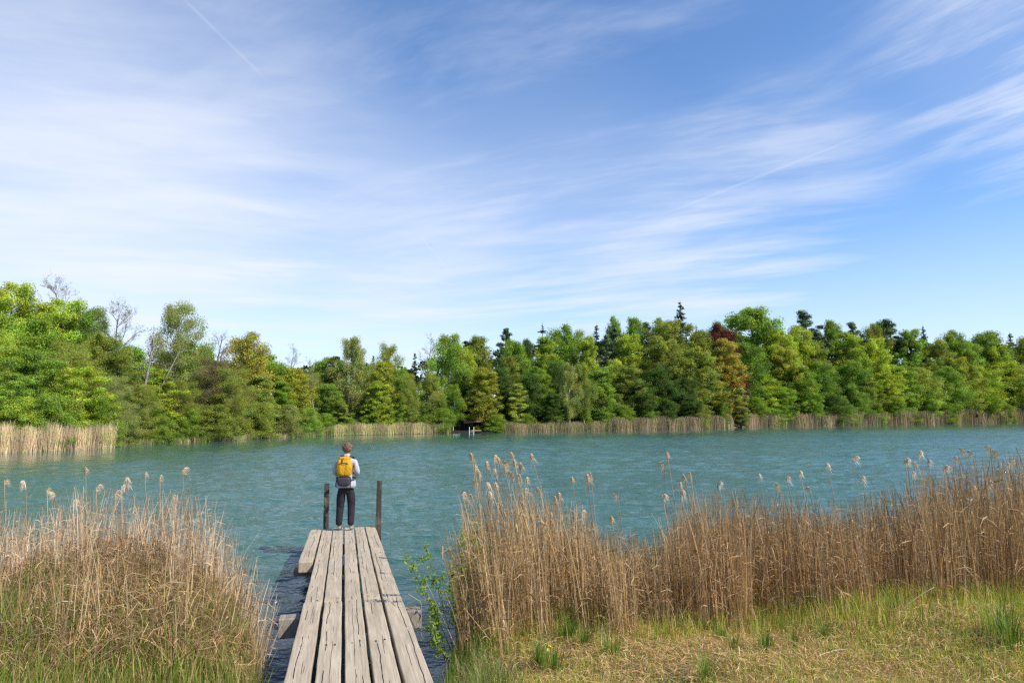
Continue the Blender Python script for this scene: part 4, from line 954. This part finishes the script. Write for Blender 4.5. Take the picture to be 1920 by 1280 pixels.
strap('shoulder_strap', [(.075, -.16, 1.36), (.095, -.05, 1.405), (.11, .05, 1.37), (.12, .115, 1.25)], .05, M_GREY, .012)
strap('hip_belt', [(-.14, -.16, 1.0), (-.185, -.06, .985), (-.17, .10, .975), (0, .15, .97), (.17, .10, .975), (.185, -.06, .985), (.14, -.16, 1.0)], .035)

# ------------------------------------------------------------------ near reeds, grass, litter
gr = np.random.default_rng(21)
def scatter(px0, px1, r0, r1, n, rel=True):
    """points by azimuth; r0/r1 functions of px giving ground distance"""
    px = gr.uniform(px0, px1, n); a = np.array([azi(p, 1000) for p in px]); lo = np.array([r0(p) for p in px]); hi = np.array([r1(p) for p in px])
    r = np.sqrt(gr.uniform(lo ** 2, hi ** 2)); x, y = r * np.sin(a), r * np.cos(a)
    return px, r, x, y
def curve_stems(x, y, z, h, lean, bend, k, rngv):
    """arched centre lines"""
    t = np.linspace(0, 1, k)
    n = len(x)
    return np.stack([x[:, None] + lean[:, :1] * h[:, None] * t + bend[:, :1] * h[:, None] * t ** 3, y[:, None] + lean[:, 1:] * h[:, None] * t + bend[:, 1:] * h[:, None] * t ** 3,
                     z[:, None] + h[:, None] * (t - .5 * (np.hypot(bend[:, 0], bend[:, 1])[:, None]) ** 2 * t ** 3)], -1)
def facing(x, y, n, j=.7):
    return unit(np.stack([y, -x, x * 0], 1) / np.hypot(x, y)[:, None] + gr.normal(0, j, (n, 3)) * [1, 1, 0])
straw = np.array([[.52, .39, .25], [.40, .28, .17], [.62, .51, .37], [.27, .18, .11], [.46, .37, .27], [.54, .40, .22]])
def straw_tint(n, dark=.15):
    c = straw[gr.integers(0, len(straw), n)] * gr.normal(1, .15, (n, 1)); d_ = gr.random(n) < dark; c[d_] *= .4; return np.clip(c, .02, .9)
WHITE3 = (1, 1, 1)
I = lambda xs, ys: (lambda p: float(np.interp(p, xs, ys)))
def reed_bed(name, label, x0, x1, r0, r1, n, top, lean0, tintmul=(1, 1, 1), nleaf=2, wdt=.0065, dark=.15, soft=.16):
    bag = Bag(); px, r, x, y = scatter(x0, x1, r0, r1, n); wv = 1 + .035 * np.sin(px * .031) + .03 * np.sin(px * .083 + 2) + gr.normal(0, .012, n); x, y = x * wv, y * wv; z = np.maximum(height(x, y), -.25)
    tp = np.array([top(p) for p in px])
    zt = CAMZ - (tp - HOR) / F * y                       # height that reaches the top line of the bed
    h = (zt - z) * np.where(gr.random(n) < .3, gr.beta(7, 1.5, n) * 1.08, gr.beta(4.2, 3.0, n) * 1.10)
    h = np.maximum(h, .25)
    ln = np.stack([np.array([lean0(p) for p in px]), gr.normal(0, .03, n)], 1) + gr.normal(0, .045, (n, 2)); bd = gr.normal(0, .07, (n, 2))
    wild = gr.random(n) < .05; ln[wild] += gr.normal(0, .35, (wild.sum(), 2)); h[wild] *= .7
    C = curve_stems(x, y, z, h, ln, bd, 5, gr); tint = straw_tint(n, dark) * tintmul
    w = wdt * gr.uniform(.6, 1.25, n)[:, None] * np.array([1, 1, .9, .7, .35])
    s1 = facing(x, y, n); ribbons(bag, C, w, s1, tint)
    # dead leaves clinging to the stems
    m_ = n * nleaf; id_ = gr.integers(0, n, m_); t_ = gr.random(m_) ** .85 * .9; f = t_ * 4; i0 = np.minimum(f.astype(int), 3)
    p0 = C[id_, i0] * (1 - (f - i0))[:, None] + C[id_, i0 + 1] * (f - i0)[:, None]
    L_ = gr.uniform(.06, .26, m_); a_ = gr.uniform(0, 6.28, m_); up = gr.uniform(-.3, 1.2, m_)
    dd = unit(np.stack([np.cos(a_), np.sin(a_), up], 1)); k = np.array([0, .5, 1.0])
    P_ = p0[:, None] + dd[:, None] * (k * 1.0)[None, :, None] * L_[:, None, None] - np.array([0, 0, 1.0]) * (k ** 2)[None, :, None] * (L_ * .55)[:, None, None]
    ribbons(bag, P_, (gr.uniform(.004, .011, m_))[:, None] * np.array([.8, 1, .1]), unit(np.cross(dd, gr.normal(size=(m_, 3)))), straw_tint(m_, .25) * tintmul)
    o = obj_of(name, bag.mesh(name, M_STRAW)); props(o, label, 'reeds', kind='stuff'); return o
# right bank
front = I([830, 870, 900, 1050, 1250, 1500, 1700, 1920, 2300], [7.0, 7.0, 7.1, 7.4, 7.7, 8.4, 9.0, 9.5, 11])
back = I([830, 900, 1050, 1180, 1260, 1500, 1750, 1920, 2300], [8.6, 9.8, 10.2, 9.6, 10.6, 12.5, 15, 16.5, 19])
topR = I([850, 875, 900, 1000, 1100, 1140, 1200, 1250, 1300, 1380, 1500, 1600, 1700, 1780, 1920, 2300], [1040, 985, 925, 905, 945, 985, 1010, 985, 925, 915, 930, 940, 905, 870, 850, 850])
leanR = I([850, 1000, 1250, 1500, 1920], [-.16, -.10, -.04, -.02, .0])
reed_bed('reed_bed', 'dense brown dry reed stems on the right bank', 868, 1290, front, back, 3500, topR, leanR, (1.06, .92, .70))
reed_bed('reed_bed', 'dark brown reed thicket filling the right side of the bank', 1270, 2750, front, back, 13500, topR, leanR, (1.02, .83, .62), dark=.28)
# broken brown litter inside the bed
def litter(name, label, x0, x1, r0, r1, n, zmax, tm, kind='stuff', L=(.05, .3), w=(.003, .008), flatn=.5, dark=.25):
    bag = Bag(); px, r, x, y = scatter(x0, x1, r0, r1, n); z = height(x, y) + .01 + gr.random(n) ** 1.6 * zmax(px)
    dd = unit(np.stack([gr.normal(size=n), gr.normal(size=n), gr.normal(0, flatn, n)], 1)); L_ = gr.uniform(*L, n); k = np.array([-.5, 0, .5])
    arch = gr.uniform(-.05, .28, n)
    P_ = np.stack([x, y, z], 1)[:, None] + dd[:, None] * k[None, :, None] * L_[:, None, None]; P_[:, 1, 2] += L_ * arch
    ok = z > -.02
    P_ = P_[ok]; n2 = len(P_)
    ribbons(bag, P_, gr.uniform(*w, n2)[:, None] * np.array([.6, 1, .5]), unit(np.cross(dd[ok], gr.normal(0, .4, (n2, 3)) + [0, 0, 1])), straw_tint(n2, dark) * tm)
    o = obj_of(name, bag.mesh(name, M_STRAW)); props(o, label, 'plant litter', kind='stuff'); return o
litter('reed_litter', 'tangled brown broken reed leaves inside the right bed', 885, 2750, front, back, 19000, lambda p: .9 + 0 * p, (.78, .60, .46), flatn=.9)
lo = I([500, 2300], [3.2, 3.2])
fr2 = I([830, 900, 2300], [7.6, 8.2, 11])
litter('straw_litter', 'short dry straw lying over the grass of the right bank', 835, 2750, I([830, 860, 900, 2300], [4.8, 4.0, 3.5, 3.2]), I([830, 900, 1250, 1500, 1920, 2300], [6.8, 8.2, 8.6, 9.2, 10, 11]), 66000, lambda p: .05 + 0 * p, (1.32, 1.08, .74), L=(.02, .18), flatn=.22, w=(.002, .006), dark=.3)
# grass
greens = np.array([[.16, .26, .03], [.11, .20, .03], [.24, .30, .05], [.08, .15, .03], [.30, .30, .09]])
def grass(name, label, x0, x1, r0, r1, n, hfun, dens=None, tm=(1, 1, 1), w=.0055, dry=.1, lean=.22):
    bag = Bag(); px, r, x, y = scatter(x0, x1, r0, r1, n)
    pat = .5 + .5 * np.sin(x * 1.7 + 2 * np.sin(y * 1.3)) * np.cos(y * 2.1 + 1.5 * np.sin(x * 1.1 + 2))
    cl2 = .5 + .5 * np.sin(5.3 * x + 2.2 * np.sin(3.1 * y)) * np.sin(4.7 * y + 1.7 * np.sin(2.3 * x + 1)); pat = np.clip(pat * (.35 + .95 * cl2), 0, 1)
    keep = gr.random(n) < (dens(px, r, pat) if dens else 1.0)
    px, r, x, y, pat = px[keep], r[keep], x[keep], y[keep], pat[keep]; n = len(px); z = height(x, y)
    ok = z > -.30; px, r, x, y, z = px[ok], r[ok], x[ok], y[ok], z[ok]; n = len(px)
    h = hfun(px, r) * gr.uniform(.45, 1.15, n)
    C = curve_stems(x, y, z - .01, h, gr.normal(0, lean * .6, (n, 2)), gr.normal(0, lean, (n, 2)), 4, gr)
    c = greens[gr.integers(0, len(greens), n)] * gr.normal(1, .15, (n, 1)); dd = gr.random(n) < dry; c[dd] = straw_tint(dd.sum(), .1)
    ribbons(bag, C, (w * gr.uniform(.6, 1.3, n))[:, None] * np.array([1, .9, .6, .08]), facing(x, y, n, .9), np.clip(c * tm, .01, .9))
    o = obj_of(name, bag.mesh(name, M_GRASS)); props(o, label, 'grass', kind='stuff'); return o
grass('bank_grass', 'patchy short green grass and moss on the right bank', 835, 2750, I([830, 870, 900, 2300], [4.6, 3.9, 3.5, 3.2]), I([830, 900, 1250, 1500, 1920, 2300], [7.2, 8.6, 9.0, 9.6, 10.2, 11]), 150000, lambda p, r: .105 + 0 * p, lambda p, r, q: .16 + 1.1 * q ** 1.6 + .3 * (p > 1780), tm=(1.9, 1.75, .95), dry=.25, w=.0045)
grass('bank_grass', 'taller thin green grass at the foot of the right reeds', 850, 2750, I([850, 900, 1250, 1500, 1920, 2300], [6.4, 6.8, 7.0, 7.5, 7.9, 9]), I([850, 900, 1250, 1500, 1920, 2300], [7.8, 8.6, 9.0, 9.6, 10.4, 12]), 33000, lambda p, r: .28 + 0 * p, lambda p, r, q: (.10 + 1.0 * q ** 1.5), (1.75, 1.55, .95), lean=.14, dry=.3)
grass('bank_grass', 'lush green grass edging the water right of the jetty', 822, 990, I([820, 840, 960], [4.9, 4.9, 5.6]), I([820, 840, 870, 960], [6.4, 7.4, 8.3, 8.2]), 9000, lambda p, r: .24 + 0 * p, lambda p, r, q: np.clip((985 - p) / 110, 0, 1) * (.35 + .65 * q), lean=.2, dry=.2)
grass('water_grass', 'upright green blades in the water beside the jetty', 806, 850, I([800, 850], [5.0, 4.8]), I([800, 850], [6.0, 7.2]), 260, lambda p, r: .42 + 0 * p, None, lean=.07, w=.009, dry=.05)
# left bank
frontL = I([-300, 0, 200, 400, 470, 500], [9.2, 9.2, 9.3, 9.0, 7.8, 6.2]); backL = I([-300, 0, 250, 380, 440, 480, 500], [12.5, 12, 11.5, 11, 9.6, 8.0, 6.6])
topL = I([-300, 0, 40, 110, 150, 250, 330, 400, 430, 460, 500], [920, 930, 962, 940, 915, 930, 915, 938, 985, 1030, 1130])
leanL = I([-300, 0, 150, 330, 400, 470], [-.03, -.03, -.02, .0, .04, .16])
reed_bed('reed_bed', 'pale dry reed stems growing at the water on the left bank', -260, 492, frontL, backL, 2800, topL, leanL, (1.28, 1.20, 1.16), dark=.10)
def lz(p): return np.interp(p, [-300, 0, 120, 250, 420, 480, 500], [.32, .32, .44, .55, .44, .26, .14])
litter('reed_litter', 'heap of tangled dead orange brown leaves on the left bank', -280, 486, I([-300, 400, 460, 500], [6.0, 6.0, 5.8, 4.8]), I([-300, 300, 440, 500], [10.2, 10, 8.8, 6.0]), 42000, lz, (.98, .80, .58), L=(.06, .34), w=(.003, .008), flatn=.8, dark=.42)  # raised share of dark pieces imitates shadowed gaps in the heap
reed_bed('reed_bed', 'short upright broken stalks standing in the left litter heap', -260, 486, I([-300, 400, 460, 490], [6.6, 6.6, 6.3, 5.4]), I([-300, 250, 440, 490], [9.0, 9.0, 8.6, 6.6]), 700, I([-300, 0, 110, 250, 400, 450, 490], [1060, 1040, 1020, 1010, 1030, 1060, 1150]), leanL, (1.05, .92, .75), nleaf=1, dark=.2)
grass('sedge_blades', 'upright grey green sedge blades through the left litter heap', -260, 488, I([-300, 440, 500], [5.2, 5.2, 4.8]), I([-300, 300, 440, 500], [9.4, 9.2, 8.6, 6.2]), 14000, lambda p, r: .54 + .0 * r, lambda p, r, q: (.3 + .7 * q) * np.clip(1.5 - (r - 6) * .38, .08, 1), (1.05, .92, .75), w=.010, dry=.12, lean=.14)
grass('bank_grass', 'bright yellow green grass along the bottom of the left bank', -260, 496, I([-300, 440, 500], [3.4, 3.4, 3.8]), I([-300, 300, 440, 500], [7.4, 7.2, 7.0, 6.0]), 30000, lambda p, r: .38 + 0 * p, lambda p, r, q: .35 + .65 * q, (1.25, 1.15, .8), dry=.3, lean=.16)
litter('straw_litter', 'short dry straw between the grass of the left bank', -260, 492, I([-300, 440, 500], [3.4, 3.4, 3.8]), I([-300, 300, 440, 500], [7.6, 7.4, 7.0, 6.0]), 16000, lambda p: .10 + 0 * p, (1, .88, .7), L=(.04, .25), flatn=.3)
grass('water_grass', 'dark green blades standing in the water left of the jetty', 478, 522, I([470, 520], [4.9, 4.6]), I([470, 500, 522], [7.6, 6.6, 5.6]), 420, lambda p, r: .55 + 0 * p, None, (.6, .75, .8), lean=.12, w=.008, dry=.15)

# ---- single reeds with plumes
def stem_mesh(seed):
    r_ = np.random.default_rng(seed); k = 9; t = np.linspace(0, 1, k); b_ = Bag()
    P_ = np.stack([.02 * np.sin(t * 3.1) * r_.normal(), .02 * np.sin(t * 3.1) * r_.normal(), t], 1)
    c = straw[seed % len(straw)]
    tubes(b_, [P_], [np.linspace(.0062, .0042, k)], 5, tuple(c))
    for j in range(3):
        a = r_.uniform(0, 6.28); t0 = r_.uniform(.3, .85); p0 = np.array([0, 0, t0]); L_ = r_.uniform(.05, .12); dd = np.array([math.cos(a), math.sin(a), .6])
        kk = np.array([0, .5, 1.0]); PP = (p0 + dd * kk[:, None] * L_ * [1.5, 1.5, .7] - np.array([0, 0, 1]) * (kk ** 2)[:, None] * L_ * .6)[None]
        ribbons(b_, PP, np.array([[.007, .008, .001]]), np.array([[-math.sin(a), math.cos(a), 0]]), np.array([c * .9]))
    return b_.mesh('reed_stem', M_STRAW, True)
def plume_mesh(seed, full=1.0):
    """feathery head that droops to one side (+x), length about .2 m"""
    r_ = np.random.default_rng(seed); b_ = Bag(); n_ = int(230 * full)
    t = r_.random(n_) ** .8; L0 = .17
    n_ = int(n_ * .8); t = t[:n_]; dr_ = r_.uniform(.7, 1.5); L0 = r_.uniform(.16, .22)
    ax_ = lambda s: np.stack([.085 * dr_ * s ** 1.5, 0 * s, L0 * (s - .62 * s ** 2.1)], -1)
    p0 = ax_(t); L_ = .075 * (1.2 - t) * r_.uniform(.4, 1.3, n_) + .012
    a = r_.uniform(0, 6.28, n_); dd = unit(np.stack([np.cos(a) * .45 + .85 * dr_, np.sin(a) * .45, r_.uniform(-.1, .5, n_)], 1)); k = np.array([0, .5, 1.0])
    P_ = p0[:, None] + dd[:, None] * k[None, :, None] * L_[:, None, None] - np.array([0, 0, 1.0]) * (k ** 2)[None, :, None] * (L_ * 1.0)[:, None, None]
    col = np.array([[.78, .62, .46], [.58, .43, .30], [.90, .78, .62]])[r_.integers(0, 3, n_)] * r_.normal(1, .15, (n_, 1))
    ribbons(b_, P_, np.full((n_, 3), .0036) * [.6, 1, .25], unit(np.cross(dd, r_.normal(size=(n_, 3)))), np.clip(col, 0, .95))
    s = np.linspace(0, 1, 5); tubes(b_, [ax_(s)], [np.linspace(.002, .0008, 5)], 4, (.5, .36, .2))
    return b_.mesh('reed_plume', M_STRAW)
STEMS = [stem_mesh(s) for s in range(6)]; PLUMES = [plume_mesh(s, f) for s, f in ((1, 1), (2, .8), (3, 1.2), (4, .55), (5, 1.0))]
RG = {'left bed': [(8, 899), (48, 902), (88, 917), (105, 922), (161, 880), (215, 925), (238, 898), (228, 910), (272, 886), (300, 893), (342, 878), (150, 934), (180, 912), (325, 930)],
      'cluster right of the jetty': [(885, 854), (890, 873), (899, 888), (897, 905), (912, 867), (926, 857), (935, 862), (928, 880), (946, 876), (960, 850), (953, 868), (965, 866), (975, 872), (962, 886), (976, 893), (987, 895), (917, 903), (918, 923), (870, 930), (984, 920), (1012, 916), (883, 925), (995, 852), (930, 908), (867, 925)],
      'middle of the right bank': [(1042, 932), (1048, 928), (1072, 895), (1108, 888), (1102, 895), (1028, 960), (978, 975), (1091, 962), (1147, 972), (1112, 980), (1158, 928)],
      'pair standing tall over the middle': [(1251, 849), (1246, 870), (1242, 927), (1276, 904), (1278, 918), (1295, 888), (1284, 893)],
      'right bed': [(1345, 903), (1388, 966), (1424, 887), (1462, 911), (1474, 895), (1500, 881), (1517, 914), (1550, 869), (1598, 858), (1617, 893), (1658, 920), (1698, 860), (1701, 862), (1718, 869), (1723, 846), (1738, 862), (1768, 874), (1787, 874), (1797, 859), (1808, 842), (1822, 846), (1857, 838), (1870, 846), (1824, 910), (1847, 903), (1886, 868), (1905, 862), (1872, 935), (1710, 884)]}
rg = random.Random(12)
nstem = 0
for grp, L_ in RG.items():
    L_ = sorted(L_)
    for i, (px, py) in enumerate(L_):
        if grp == 'left bed': D = rg.uniform(8.8, 11); bx = px + rg.uniform(10, 35)
        elif grp == 'cluster right of the jetty': D = rg.uniform(8.2, 9.4); bx = px + rg.uniform(25, 75)
        elif grp == 'right bed': D = rg.uniform(9.5, 12.5); bx = px + rg.uniform(5, 40)
        else: D = rg.uniform(8.8, 10); bx = px + rg.uniform(10, 40)
        tip = dep(px, py, D); b0 = dep(bx, 1130, D); base_ = Vector((b0.x, tip.y, 0)); base_.z = max(hz_(base_.x, base_.y), -.2)
        vec = tip - base_; h = vec.length
        e = empty('reed', base_); e.rotation_mode = 'QUATERNION'; e.rotation_quaternion = vec.to_track_quat('Z', 'Y')
        st = obj_of('stem', STEMS[nstem % 6], e); st.scale = (1, 1, h); st.color = (1, .95, .9, 1)
        pl = obj_of('plume', PLUMES[(nstem * 7 + i) % 5], e); pl.location = (0, 0, h - .07)
        side = R(180) + rg.uniform(-.5, .5) if rg.random() < .8 else rg.uniform(-.6, .6)
        if grp == 'right bed': side = rg.uniform(-.5, .5) if rg.random() < .55 else R(180)
        pl.rotation_euler = (0, 0, side); s_ = rg.uniform(.85, 1.3); pl.scale = (s_, s_, s_)
        ph = 'dry reed with drooping feathery plume' if i % 2 == 0 else 'dry reed with pale fluffy plume'
        if grp.startswith('pair'): where = 'above the gap near the middle of the right bank'
        elif grp == 'left bed': where = 'in the left bed'
        elif grp == 'right bed': where = 'in the right bed'
        elif grp.startswith('cluster'): where = 'in the cluster beside the jetty'
        else: where = 'on the right bank before the gap'
        props(e, '%s plumed reed from the left %s' % (ordw(i), where), 'reed', 'plumed reeds on the near bank')
        nstem += 1

# ---- leafy saplings
def sapling(label, name, stems, leafsz, nper, col, group=None, spread=.05, bark=(.16, .12, .07), r0=.006, twigs=5, start=.25):
    """stems: list of (base Vector, tip Vector)"""
    r_ = np.random.default_rng(abs(hash(len(label))) % 999 + len(stems)); base_ = stems[0][0]
    e = empty(name, base_); props(e, label, 'sapling', group); tb = Bag(); lb = Bag()
    for (a_, b_) in stems:
        a_ = np.array(a_) - np.array(base_); b_ = np.array(b_) - np.array(base_); L_ = np.linalg.norm(b_ - a_)
        t = np.linspace(0, 1, 8)[:, None]; P_ = a_ + (b_ - a_) * t + np.array([0, 0, .10 * L_]) * np.sin(t * math.pi) * .6 + r_.normal(0, .008, (8, 3))
        tubes(tb, [P_], [np.linspace(r0, r0 * .3, 8)], 6, bark)
        segs = [(P_, nper)]
        for j in range(twigs):
            s0 = start + (1 - start) * (j + r_.random()) / twigs * .9; i0 = int(s0 * 7); p0 = P_[i0]; dd = unit((b_ - a_)) * .6 + r_.normal(0, .5, 3); q0 = np.array([p0, p0 + dd * .05, p0 + dd * r_.uniform(.08, .20)])
            tubes(tb, [q0], [[r0 * .4, r0 * .3, r0 * .15]], 4, bark); segs.append((q0, nper // 3))
        for Q, n_ in segs:
            s = (start if Q is P_ else .3) + (1 - (start if Q is P_ else .3)) * r_.random(n_) ** .8; s = np.round(s * 9) / 9 + r_.normal(0, .012, n_); s = np.clip(s, 0, 1)
            pp = np.stack([np.interp(s, np.linspace(0, 1, len(Q)), Q[:, c_]) for c_ in range(3)], 1) + r_.normal(0, spread * .45, (n_, 3))
            v = r_.normal(1, .2, n_); leafquads(lb, pp, r_.normal(size=(n_, 3)) + [.3, -.2, .8], leafsz * r_.uniform(.5, 1.25, n_), .5, r_, np.clip(np.stack([v * r_.uniform(.9, 1.2, n_), v, v], 1), .3, 1.8), fold=.3)
    obj_of('stems', tb.mesh('sapling_stems', M_STRAW, True), e); obj_of('leaves', lb.mesh('sapling_leaves', M_GRASS), e, col); return e
def gb(px, D, py=1180): v = dep(px, py, D); v.z = max(hz_(v.x, v.y), -.1); return v
sapling('young willow with bright green leafy twigs reaching over the water beside the jetty', 'willow_sapling',
        [(gb(858, 7.2), dep(760, 1045, 7.0)), (gb(856, 7.3), dep(797, 1022, 7.3)), (gb(860, 7.6), dep(868, 1000, 7.8)), (gb(866, 7.6), dep(898, 975, 7.9)), (gb(850, 7.2), dep(795, 1110, 7.1)), (gb(870, 7.7), dep(885, 1050, 7.9)), (gb(860, 7.5), dep(845, 1060, 7.4)), (gb(872, 7.6), dep(925, 1010, 7.9)), (gb(850, 7.0), dep(800, 1170, 6.8))],
        .022, 85, (.23, .34, .035), start=.3)
sapling('dark leaved sapling standing alone among the brown reeds', 'alder_sapling', [(gb(1240, 8.6), dep(1222, 1035, 8.4)), (gb(1238, 8.6), dep(1250, 1090, 8.4)), (gb(1240, 8.6), dep(1228, 1070, 8.3)), (gb(1246, 8.6), dep(1262, 1120, 8.4))], .034, 60, (.10, .19, .03), start=.4)
sapling('light green leafy bush growing in the left reed heap', 'bush_sapling', [(gb(95, 7.6), dep(62, 1068, 7.6)), (gb(95, 7.6), dep(105, 1058, 7.8)), (gb(92, 7.5), dep(128, 1080, 7.6)), (gb(90, 7.5), dep(88, 1100, 7.3)), (gb(90, 7.5), dep(78, 1085, 7.5)), (gb(95, 7.5), dep(104, 1125, 7.3))], .022, 110, (.22, .34, .06), start=.25, spread=.07)

# ---- single grass tufts, flowers, fallen reeds, side blades
def tuft_mesh(seed, n_=80, h=.19):
    r_ = np.random.default_rng(seed); b_ = Bag(); a = r_.uniform(0, 6.28, n_); rr = .085 * r_.random(n_)
    k = np.linspace(0, 1, 4); L_ = h * r_.uniform(.5, 1.15, n_); out_ = r_.uniform(.1, .55, n_)
    P_ = np.stack([(rr * np.cos(a))[:, None] + (np.cos(a) * out_ * L_)[:, None] * k ** 2, (rr * np.sin(a))[:, None] + (np.sin(a) * out_ * L_)[:, None] * k ** 2, L_[:, None] * k], -1)
    c = greens[r_.integers(0, 4, n_)] * [1.0, 1.0, .9] * r_.normal(1, .12, (n_, 1))
    ribbons(b_, P_, np.full((n_, 4), .005) * [1, .9, .6, .08], np.stack([-np.sin(a), np.cos(a), a * 0], 1), np.clip(c, .01, .9)); return b_.mesh('grass_tuft', M_GRASS)
TU = [tuft_mesh(s) for s in range(4)]
tl = [(1147, 1232, 1.1, 'right of the yellow flowers'), (1095, 1212, 1.0, 'just right of the yellow flowers'), (1060, 1200, 1.2, 'above the yellow flowers'), (1075, 1190, 1.0, 'largest at the foot of the reeds'), (1332, 1190, 1.0, 'below the dark sapling'), (1352, 1205, .9, 'right of centre on the bank'),
      (1435, 1225, 1.2, 'in the middle of the right bank'), (1375, 1222, .9, 'left of the large middle tuft'), (1487, 1215, .8, 'right of the large middle tuft'), (1470, 1185, .8, 'close behind the middle tufts'), (1545, 1200, .9, 'under the reed thicket'), (1535, 1155, 1.3, 'tall one against the reed thicket'), (1325, 1275, .9, 'at the bottom edge of the photo'), (1875, 1195, 1.6, 'broad one near the right edge'), (1900, 1215, 1.5, 'brightest one at the right edge'), (1010, 1250, 1.3, 'near the bottom left of the right bank'), (1040, 1262, 1.3, 'at the bottom below the yellow flowers'), (1640, 1130, 1.2, 'half hidden in the right reeds'), (1680, 1150, 1.2, 'beside the leaning pale stalk')]
for i, (px, py, s_, w_) in enumerate(tl):
    v = at(px, py, .35)
    for _ in range(3): v = at(px, py, hz_(v.x, v.y))
    o = obj_of('grass_tuft', TU[i % 4]); o.location = v; o.rotation_euler = (0, 0, i * 1.7); o.scale = (s_ * 1.1,) * 3; o.color = (1, 1, 1, 1)
    props(o, 'fresh green grass tuft ' + w_, 'grass tuft', 'grass tufts on the right bank')
M_PETAL = flat_mat('yellow_petal', (.85, .62, .01), .6, .1, 50, .001); M_STALK = flat_mat('flower_stalk', (.12, .2, .04), .7, .1, 50, .001)
b = Bag(); n_ = 26; a = np.linspace(0, 4 * math.pi, n_); k = np.array([0, .5, 1.0])
dd = np.stack([np.cos(a), np.sin(a), np.where(np.arange(n_) < 13, .25, .7)], 1)
ribbons(b, dd[:, None] * (k * .017)[None, :, None], np.full((n_, 3), .007) * [.5, 1, .6], np.stack([-np.sin(a), np.cos(a), a * 0], 1), WHITE3); PM = b.mesh('flower_head', M_PETAL)
b = Bag(); tubes(b, [[(0, 0, 0), (.004, 0, .05), (0, 0, .10)]], [[.002, .002, .002]], 5); SM = b.mesh('flower_stalk', M_STALK, True)
for i, (px, py) in enumerate([(1027, 1219), (1032, 1213), (1036, 1220), (1042, 1216), (1048, 1227), (1029, 1209)]):
    v = at(px, py, .45)
    for _ in range(3): v = at(px, py, hz_(v.x, v.y) + .1)
    e = empty('yellow_flower', (v.x, v.y, v.z - .1)); obj_of('stalk', SM, e); o = obj_of('flower_head', PM, e); o.location = (0, 0, .1); o.rotation_euler = (R(25), R(15), i)
    props(e, '%s of the six small yellow flowers in the right bank grass, from the left' % ordw(sorted([1027, 1032, 1036, 1042, 1048, 1029]).index(px)), 'flower', 'yellow flowers on the right bank')
fl = [((872, 1238), (980, 1241), .12, 'long pale fallen reed lying level at the bottom beside the jetty grass'), ((1685, 1148), (1752, 1100), .5, 'pale leaning stalk slanting up into the right reeds'), ((1812, 1103), (1870, 1137), .4, 'upper half of a bent reed at the right edge'),
      ((1870, 1137), (1925, 1168), .25, 'lower straight piece of a bent reed at the right edge'), ((1140, 1160), (1170, 1142), .35, 'short pale broken reed leaning at the foot of the right reeds'), ((1532, 1230), (1600, 1216), .08, 'fallen reed lying in the middle of the right bank'),
      ((1395, 1165), (1440, 1140), .3, 'pale broken reed leaning left of the thicket'), ((1505, 1150), (1560, 1178), .2, 'fallen reed sloping down right below the thicket'), ((1010, 1215), (1045, 1200), .15, 'short fallen reed beside the yellow flowers'), ((1255, 1262), (1290, 1255), .05, 'short straw lying by the bottom edge of the bank'),
      ((828, 1040), (905, 1160), .7, 'long pale reed leaning right behind the willow twigs'), ((190, 1140), (250, 1105), .7, 'dry bent leaf slanting over the left litter heap')]
for (p0, p1, zo, lab) in fl:
    v0 = at(*p0, .4)
    for _ in range(3): v0 = at(*p0, hz_(v0.x, v0.y) + .03)
    D = (v0 - Vector((0, 0, CAMZ))).length / ray(*p0).length; v1 = dep(*p1, D + (.0 if zo > .2 else 0))
    g1 = hz_(v1.x, v1.y) + .03
    if v1.z < g1 or zo <= .2:
        v1 = at(*p1, .4)
        for _ in range(3): v1 = at(*p1, hz_(v1.x, v1.y) + .04)
    b = Bag(); t = np.linspace(0, 1, 7)[:, None]; A_, B_ = np.array(v0), np.array(v1); P_ = (B_ - A_) * t + np.array([0, 0, .02]) * np.sin(t * 3.14); tubes(b, [P_], [np.linspace(.0055, .003, 7)], 5, (.66, .52, .33))
    o = obj_of('fallen_reed', b.mesh('fallen_reed', M_STRAW, True)); o.location = v0; props(o, lab, 'reed', 'broken reeds on the near bank')
# reed sprouting beside the right cross beam
b = Bag(); p0 = gb(790, 6.9, 1180); p1 = dep(790, 1135, 6.9); p1b = dep(788, 1127, 6.85); p2 = dep(766, 1113, 6.8)
tubes(b, [np.array([list(p - p0) for p in (p0 - Vector((0, 0, .3)), p0.lerp(p1, .5), p1, p1b, p2)])], [[.004, .004, .0035, .003, .002]], 5, (.6, .48, .26))
o = obj_of('bent_reed', b.mesh('bent_reed', M_STRAW, True)); o.location = p0; props(o, 'single bent reed standing before the right end of the cross beam', 'reed')
